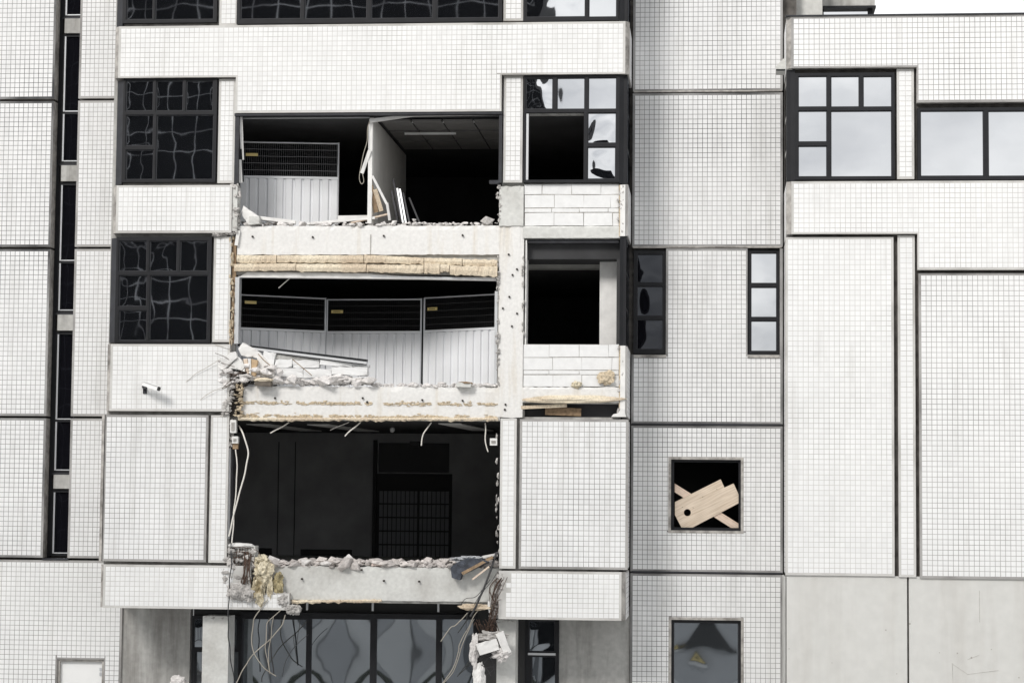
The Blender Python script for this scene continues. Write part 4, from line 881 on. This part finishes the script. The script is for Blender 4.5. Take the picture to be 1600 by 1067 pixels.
t = thing('pallet_block', tuple(P(412, 600, .0)), 'tan rounded block with dark underside on the beam edge, left', 'timber')
lump('block_top', P(412, 594, -.02), (.40, .26, .11), TAN, t, 31, .15, 3); MB().obox(P(412, 600, -.02), (.34, .22, .09), (0, .05, 0)).build('block_underside', mat('dark_timber', (.13, .11, .09), .9, nscale=12, namt=.5), t)  # lower piece in a darker brown than the top
t = thing('pallet_block', tuple(P(725, 603, .02)), 'small brown block on the beam edge before the right fence panel', 'timber')
MB().obox(P(724.5, 601.5, .05), (.30, .2, .09), (0, .03, .1)).build('block_body', CONC, t); lump('block_top', P(727, 598.5, .05), (.34, .22, .06), WOODD, t, 33, .3, 3)
mb = MB()
for k in range(90):
    x, y = random.uniform(345, 432), 0
    y = 560 + abs(x - 385) * .25 + random.uniform(0, 36); chunk(mb, P(x, y, random.uniform(.0, .22)), (random.uniform(.05, .2), .12, random.uniform(.04, .15)))
for k in range(26): chunk(mb, P(random.uniform(346, 440), random.uniform(570, 600), random.uniform(-.08, .15)), (random.uniform(.16, .34), .2, random.uniform(.1, .22)))
o = mb.build('rubble', RUBW); o['kind'] = 'stuff'; o['label'] = 'pale rubble packed round the smashed corner'
for k in range(5):
    a = P(random.uniform(350, 392), random.uniform(560, 600), .05); part(MB().tube(spline([a, a + Vector((random.uniform(-.25, .15), random.uniform(-.25, -.05), random.uniform(-.2, .2))), a + Vector((random.uniform(-.5, .3), random.uniform(-.3, -.1), random.uniform(-.35, .35)))], 5), .006, 5), 'rebar', RUST)
# fallen sill profile and blocks in the fenced bay
a, b = P(372, 541.5, .3), P(573.5, 566, .16)
t = thing('sill_profile', tuple((a + b) / 2), 'long dark metal sill profile fallen slantwise in the fenced bay', 'metal profile')
MB().bar(a + Vector((0, .03, .035)), b + Vector((0, .03, .035)), .045, .14).build('profile_top', FRAME, t)
MB().bar(a + Vector((.1, -.06, -.02)), b + Vector((0, -.06, -.02)), .05, .03).build('profile_lip', ALU, t)
MB().bar(a + Vector((.1, -.05, -.055)), b + Vector((0, -.05, -.055)), .02, .03).build('profile_drip', FRAME, t)
slabchunk([(407, 548), (420, 556), (433, 561), (500, 563), (498, 561), (440, 551)], .22, .4, CONC_S, 'plaster_wedge', 'grey plaster wedge shaded under the fallen sill', 'rubble', .003)
blk = [((410, 550, 430, 572), 12, 'white block slipped under the left end of the fallen sill'), ((429, 561, 456, 574), 0, 'white block, left one of the upper course in the fenced bay'), ((457, 562, 499, 575), 1, 'white block, middle one of the upper course in the fenced bay'),
       ((500, 560, 551, 572), 4, 'long white block tilted on the upper course, right'), ((429, 575, 473, 590), 0, 'white block, left one of the lower course in the fenced bay'), ((474, 576, 518, 591), 1, 'white block, middle one of the lower course in the fenced bay'),
       ((518, 573, 575, 586), 3, 'white block overhanging at the right end of the lower course'), ((404, 566, 428, 588), 3, 'white block wedged against the smashed corner slab'), ((548, 566, 576, 576), 14, 'white block end under the tip of the fallen sill')]
for k, (q, rot, lb) in enumerate(blk):
    r = R(*q, .2); c0 = ((r[0] + r[1]) / 2, .27 + .02 * (k % 3), (r[2] + r[3]) / 2)
    tag(roughen(MB().obox(c0, (r[1] - r[0] - .01, .2, r[3] - r[2] - .008), (0, math.radians(rot + random.uniform(-1.5, 1.5)), random.uniform(-.08, .08))).build('loose_block', AAC), .014), lb, 'block', 'white blocks of the broken wall in the fenced bay')
def rubble(xr, yb, Yr, n, sz, m, label, ex=None, up=3):
    mb = MB()
    for k in range(n):
        x = random.uniform(*xr); s_ = random.uniform(*sz) * random.choice((.6, .8, 1, 1, 1.2, 1.5, 2.1))
        y = yb(x) - random.uniform(0, up); chunk(mb, P(x, y, random.uniform(*Yr)), (s_, s_ * random.uniform(.6, 1.2), s_ * random.uniform(.35, .8)))
    o = mb.build('rubble', m); o['kind'] = 'stuff'; o['label'] = label; return o
rubble((405, 780), lambda x: 603.5 - (4 if x < 580 else 0), (.12, .5), 230, (.05, .16), RUBW, 'white rubble strewn along the beam of the fenced bay')
rubble((425, 585), lambda x: 598, (.05, .3), 90, (.08, .24), RUBW, 'white rubble heaped below the fallen blocks', up=6)
rubble((378, 778), lambda x: 352.5, (.14, .6), 200, (.04, .14), RUBW, 'white rubble strewn along the beam of the upper bay', up=4)
rubble((395, 775), lambda x: 885.5, (.14, .9), 620, (.05, .22), mat('pinkish_rubble', (.70, .65, .62), .95, nscale=16, namt=.25, bump=.6, bscale=50, island=.35), 'pinkish rubble strewn along the beam of the lowest bay', up=9)
# larger single pieces
def rock(px, Y, size, m, label, seed, name='concrete_chunk', rot=(0, 0, 0)):
    mb = MB(); chunk(mb, P(*px, Y), size, rot, seed); return tag(mb.build(name, m), label, 'rubble')
rock((762, 345, ), .25, (.32, .28, .26), BROKE, 'grey concrete chunk on the right end of the upper beam', 2)
rock((422, 874), .2, (.42, .3, .20), RUBW, 'pale angular chunk nearest the yellow wool on the lowest beam', 3)
rock((545, 874), .3, (.24, .2, .24), RUBW, 'pointed white chunk near the middle of the lowest beam', 5)
rock((476, 877), .25, (.38, .26, .2), RUBW, 'rounded white chunk left of the pointed one on the lowest beam', 6)
rock((591, 882), .25, (.40, .26, .12), mat('pink_plaster', (.66, .55, .50), .95, nscale=10, namt=.2), 'flat pink plaster piece on the lowest beam', 7)
rock((508, 880), .2, (.36, .26, .12), RUBW, 'flat white chunk between rounded and pointed ones', 8)
slabchunk([(376, 331), (380, 322), (386, 326), (404, 338), (404, 350), (388, 352), (380, 342)], .12, .35, PLAST, 'wall_fragment', 'white corner fragment at the foot of the upper fence panel', 'rubble')
slabchunk([(389, 338), (405, 337), (406, 350.5), (389, 351)], .08, .3, CONC, 'wall_fragment', 'beige square block before the white corner fragment', 'rubble', .006)
def plank(a, b, Y, wx, wy, m, label, name='plank', cat='plank'): return tag(MB().bar(P(*a, Y), P(*b, Y + .1), wx, wy).build(name, m), label, cat)
plank((404, 341), (462, 348), .3, .07, .2, PLAST, 'white strip lying under the upper fence panel', 'plaster_strip', 'strip')
plank((480, 350), (586, 341), .25, .05, .12, PLAST, 'long white strip lying along the upper beam', 'plaster_strip', 'strip')
plank((528, 341), (590, 340), .5, .09, .12, PLAST, 'thick white strip behind the long one', 'plaster_strip', 'strip')
plank((548, 349), (606, 335), .3, .03, .1, WOOD2, 'tan strip slanting before the partition foot', 'plaster_strip', 'strip')
plank((582, 275), (607, 324), .3, .05, .1, PLAST, 'white batten leaning on the torn partition end', 'batten', 'batten')
plank((605, 318), (609, 344), .28, .05, .1, PLAST, 'short white batten standing at the partition foot', 'batten', 'batten')
plank((579, 290), (588, 332), .28, .10, .04, WOODD, 'dark splintered stud at the partition foot', 'batten', 'batten')
plank((586, 296), (596, 330), .29, .09, .04, TAN, 'tan splintered stud at the partition foot', 'batten', 'batten')
plank((580, 300), (578, 334), .26, .05, .05, PLAST, 'white splintered stud at the partition edge', 'batten', 'batten')
plank((578, 235), (565.5, 271), .22, .075, .04, PLAST, 'white plaster strip dangling from the partition end', 'plaster_strip', 'strip')
cable([(577, 190, .2), (572, 220, .18), (564, 262, .16), (562, 280, .16), (565, 288, .16), (569, 284, .16), (567, 272, .16)], .008, WIRET, 'thin wire looping beside the torn partition end')
for k, (a, b, m, lb) in enumerate((((612, 298, .9), (622, 348, .75), FRAME2, 'leftmost dark metal profile leaning by the partition'), ((614.5, 281, 1.0), (628, 348, .8), FRAME2, 'tallest dark metal profile leaning by the partition'), ((621, 295, .9), (630, 349, .75), ALU, 'bright metal profile leaning among the dark ones'),
                                 ((625, 296, .92), (634.5, 349, .76), ALU, 'second bright metal profile right of the first'), ((630, 302, 1.0), (640, 349, .8), FRAME2, 'dark metal profile right of the bright pair'), ((640, 310, 1.2), (656, 349, .9), FRAME, 'rightmost black metal profile in the shade'))):
    tag(MB().bar(P(*a), P(*b), .035, .06).build('metal_profile', m), lb, 'metal profile', 'metal profiles leaning by the partition')
rock((647, 344), .5, (.12, .1, .10), RUBW, 'small pale piece at the foot of the metal profiles', 9)
# yellow wool at the lower left corner
tw = lump('insulation_wool', P(412, 893, .02), (.42, .26, .50), WOOL, None, 41, .5, 4); tag(tw, 'upper clump of yellow wool on the end of the grey beam', 'insulation')
tw = lump('insulation_wool', P(403, 922, -.02), (.26, .2, .52), WOOL, None, 42, .5, 4); tag(tw, 'lower hanging tongue of yellow wool', 'insulation')
tw = lump('insulation_wool', P(422, 918, .03), (.12, .14, .60), WOOL, None, 43, .4, 4); tag(tw, 'narrow strip of yellow wool hanging straight', 'insulation')
tw = lump('insulation_wool', P(434, 912, .06), (.20, .16, .40), mat('dirty_wool', (.40, .34, .20), 1, nscale=12, namt=.6, bump=1, bscale=30), None, 44, .6, 4); tag(tw, 'dirty curled wool against the grey beam', 'insulation')
tw = lump('insulation_wool', P(410, 877, .1), (.34, .26, .22), WOOL, None, 45, .5, 4); tag(tw, 'yellow wool tuft lying on top of the grey beam', 'insulation')
# felt block and timbers at the lower right corner
t = thing('felt_block', tuple(P(733, 890, -.1)), 'blue-grey felt slab hanging over the beam at the lower right', 'felt slab')
MB().prism([(P(x, y, -.1).x, P(x, y, -.1).z) for x, y in ((704, 886), (712, 879), (731, 872), (757, 874), (764, 878), (722, 897), (719, 906), (705, 902))], -.12, .25, jit=.02).build('felt_body', FOAM, t)
lump('torn_felt', P(734, 874, .05), (.62, .26, .12), mat('torn_grey_felt', (.46, .47, .49), 1, nscale=20, namt=.6, bump=1, bscale=40), t, 51, .6, 4)
plank((722, 896), (770, 870), -.16, .06, .09, WOODD, 'dark timber lying on the felt slab', 'timber_batten', 'timber')
plank((738, 905), (764, 885), -.14, .035, .05, WOOD2, 'short pale batten under the dark timber', 'timber_batten', 'timber')
plank((754, 870), (774, 866), .0, .05, .1, PLAST, 'white splinter on top of the timber pile', 'splinter', 'timber')
tw = lump('insulation_roll', P(742, 948, -.02), (.64, .16, .13), TAN, None, 52, .35, 4); tag(tw, 'tan insulation roll hanging under the beam at the right', 'insulation')
slabchunk([(762, 938), (767, 938), (767, 955), (764, 957), (762, 948)], -.04, .06, PLAST, 'plaster_flake', 'white plaster flake hanging beside the insulation roll', 'rubble', .006)
# dangling rubble
t = thing('hanging_rubble', tuple(P(765, 1012, 0)), 'lump of white rubble dangling on bent bars at the right column', 'rubble')
roughen(MB().obox(P(762, 1010, -.16), (.42, .16, .23), (0, math.radians(-17), .2)).build('white_block', PLAST, t), .016)
roughen(MB().obox(P(786, 1004, -.1), (.16, .16, .44), (0, math.radians(-22), .3)).build('slab_piece', PLAST, t), .016)
lump('crumbled_core', P(785, 1022, -.06), (.36, .26, .26), RUBW, t, 61, .5, 4)
lump('crumbled_arm', P(741, 1016, -.02), (.17, .2, .56), RUBW, t, 62, .45, 4)
lump('crumbled_top', P(768, 995, -.02), (.5, .24, .2), BROKE, t, 63, .6, 4)
mb = MB()
for k in range(30):
    a = P(random.uniform(745, 772), random.uniform(1000, 1030), 0); mb.tube(spline([a, a + Vector((random.uniform(-.2, .2), random.uniform(-.1, .1), random.uniform(-.25, .1))), a + Vector((random.uniform(-.3, .3), random.uniform(-.1, .1), random.uniform(-.45, .1)))], 4), .005, 4)
o = mb.build('wire_tangle', WIRED, t, kind='stuff')
t = lump('hanging_fragment', P(748, 1058, 0), (.26, .2, .56), PLAST, None, 64, .3, 4); tag(t, 'white fragment hanging below the dangling rubble', 'rubble')
t = lump('fallen_chunk', P(279, 1066, .9), (.36, .3, .3), RUBW, None, 65, .3, 3); tag(t, 'white chunk at the foot of the left rendered wall', 'rubble')

# ================================================================ ground and what the panes mirror
g = MB().add([(-900, -900, 0), (900, -900, 0), (900, 900, 0), (-900, 900, 0)], [(0, 1, 2, 3)]).build('ground', GROUNDM); g['kind'] = 'structure'
g = MB().box(-40, 30, -64, -.3, .004, .12).build('forecourt', OPPC); g['kind'] = 'structure'
YO = -64.0
t = thing('office_block', (-32, YO - 6, 0), 'dark glazed office block with pale mullions, mirrored in the panes', 'building')
x0o, x1o, Ho = -58.0, -8.9, 52.0
MB().box(x0o, x1o, YO - 14, YO, 2.65, Ho).build('glass_front', OPPD, t)
MB().box(x0o, x1o, YO - 14, YO - .8, 0, 2.64).build('plinth', OPPG, t)
MB().box(x1o + .002, -4.6, YO - 12, YO - .5, 0, 24.6).build('side_wing', OPPD, t)
mb = MB(); k = x0o
while k < x1o: mb.box(k - .022, k + .022, YO + .002, YO + .1, 4.0, Ho); k += 1.35 + random.uniform(-.12, .12)
mb.build('mullions', OPPL, t, kind='stuff'); mb = MB(); k = 4.6
while k < Ho: mb.box(x0o, x1o, YO + .101, YO + .14, k - .022, k + .022); k += (1.2, 1.9)[int(k * 7) % 2]
mb.build('transoms', OPPL, t, kind='stuff')
k = x0o; i = 0
pm = [OPPC, OPPG, OPPM, OPPC, OPPM]
while k < x1o - .3:
    w_ = (1.0, .45, .8, .7, .35)[i % 5] * random.uniform(.8, 1.3)
    MB().box(k, min(k + w_, x1o), YO - .75, YO - .1 - .1 * (i % 2), .2, 2.6).build('cladding_panel', pm[i % 5], t); k += w_ + random.choice((.004, .03, .05)); i += 1
mb = MB()
for k in range(60): chunk(mb, (-34 + k * .42, YO + 1.2, .16), (.9, .8, .34 + .2 * random.random()))
tag(mb.build('hedge', SHRUB), 'low dark hedge along the mirrored office block', 'hedge')
t = thing('electrical_kiosk', (-.3, -62, 0), 'pale electrical kiosk with black doorway, mirrored in a pane', 'kiosk')
MB().box(-4.5, 4.5, -64.5, -62, 0.12, 5.2).build('kiosk_body', OPPM, t)
MB().prism([(-1.0, 1.42), (.3, 1.42), (.02, 2.15), (-.55, 2.15)], -61.99, -61.9).build('doorway', INK, t)
for cx, cz, q in ((-.98, 1.5, .6), (-.50, 1.05, .75)):
    s_ = MB().prism([(cx - .24 * q, cz), (cx + .24 * q, cz), (cx, cz + .42 * q)], -61.89, -61.87).build('warning_sign', INK, t)
    MB().prism([(cx - .19 * q, cz + .03 * q), (cx + .19 * q, cz + .03 * q), (cx, cz + .36 * q)], -61.865, -61.86).build('sign_face', YEL, s_)
    MB().prism([(cx + a * q, cz + b * q) for a, b in ((.02, .25), (-.07, .14), (.0, .15), (-.03, .05), (.06, .17), (.0, .16), (.05, .25))], -61.855, -61.85).build('sign_symbol', INK, s_)
    MB().box(cx - .24 * q, cx + .24 * q, -61.89, -61.87, cz - .16 * q, cz - .02).build('sign_strip', OPPC, s_)
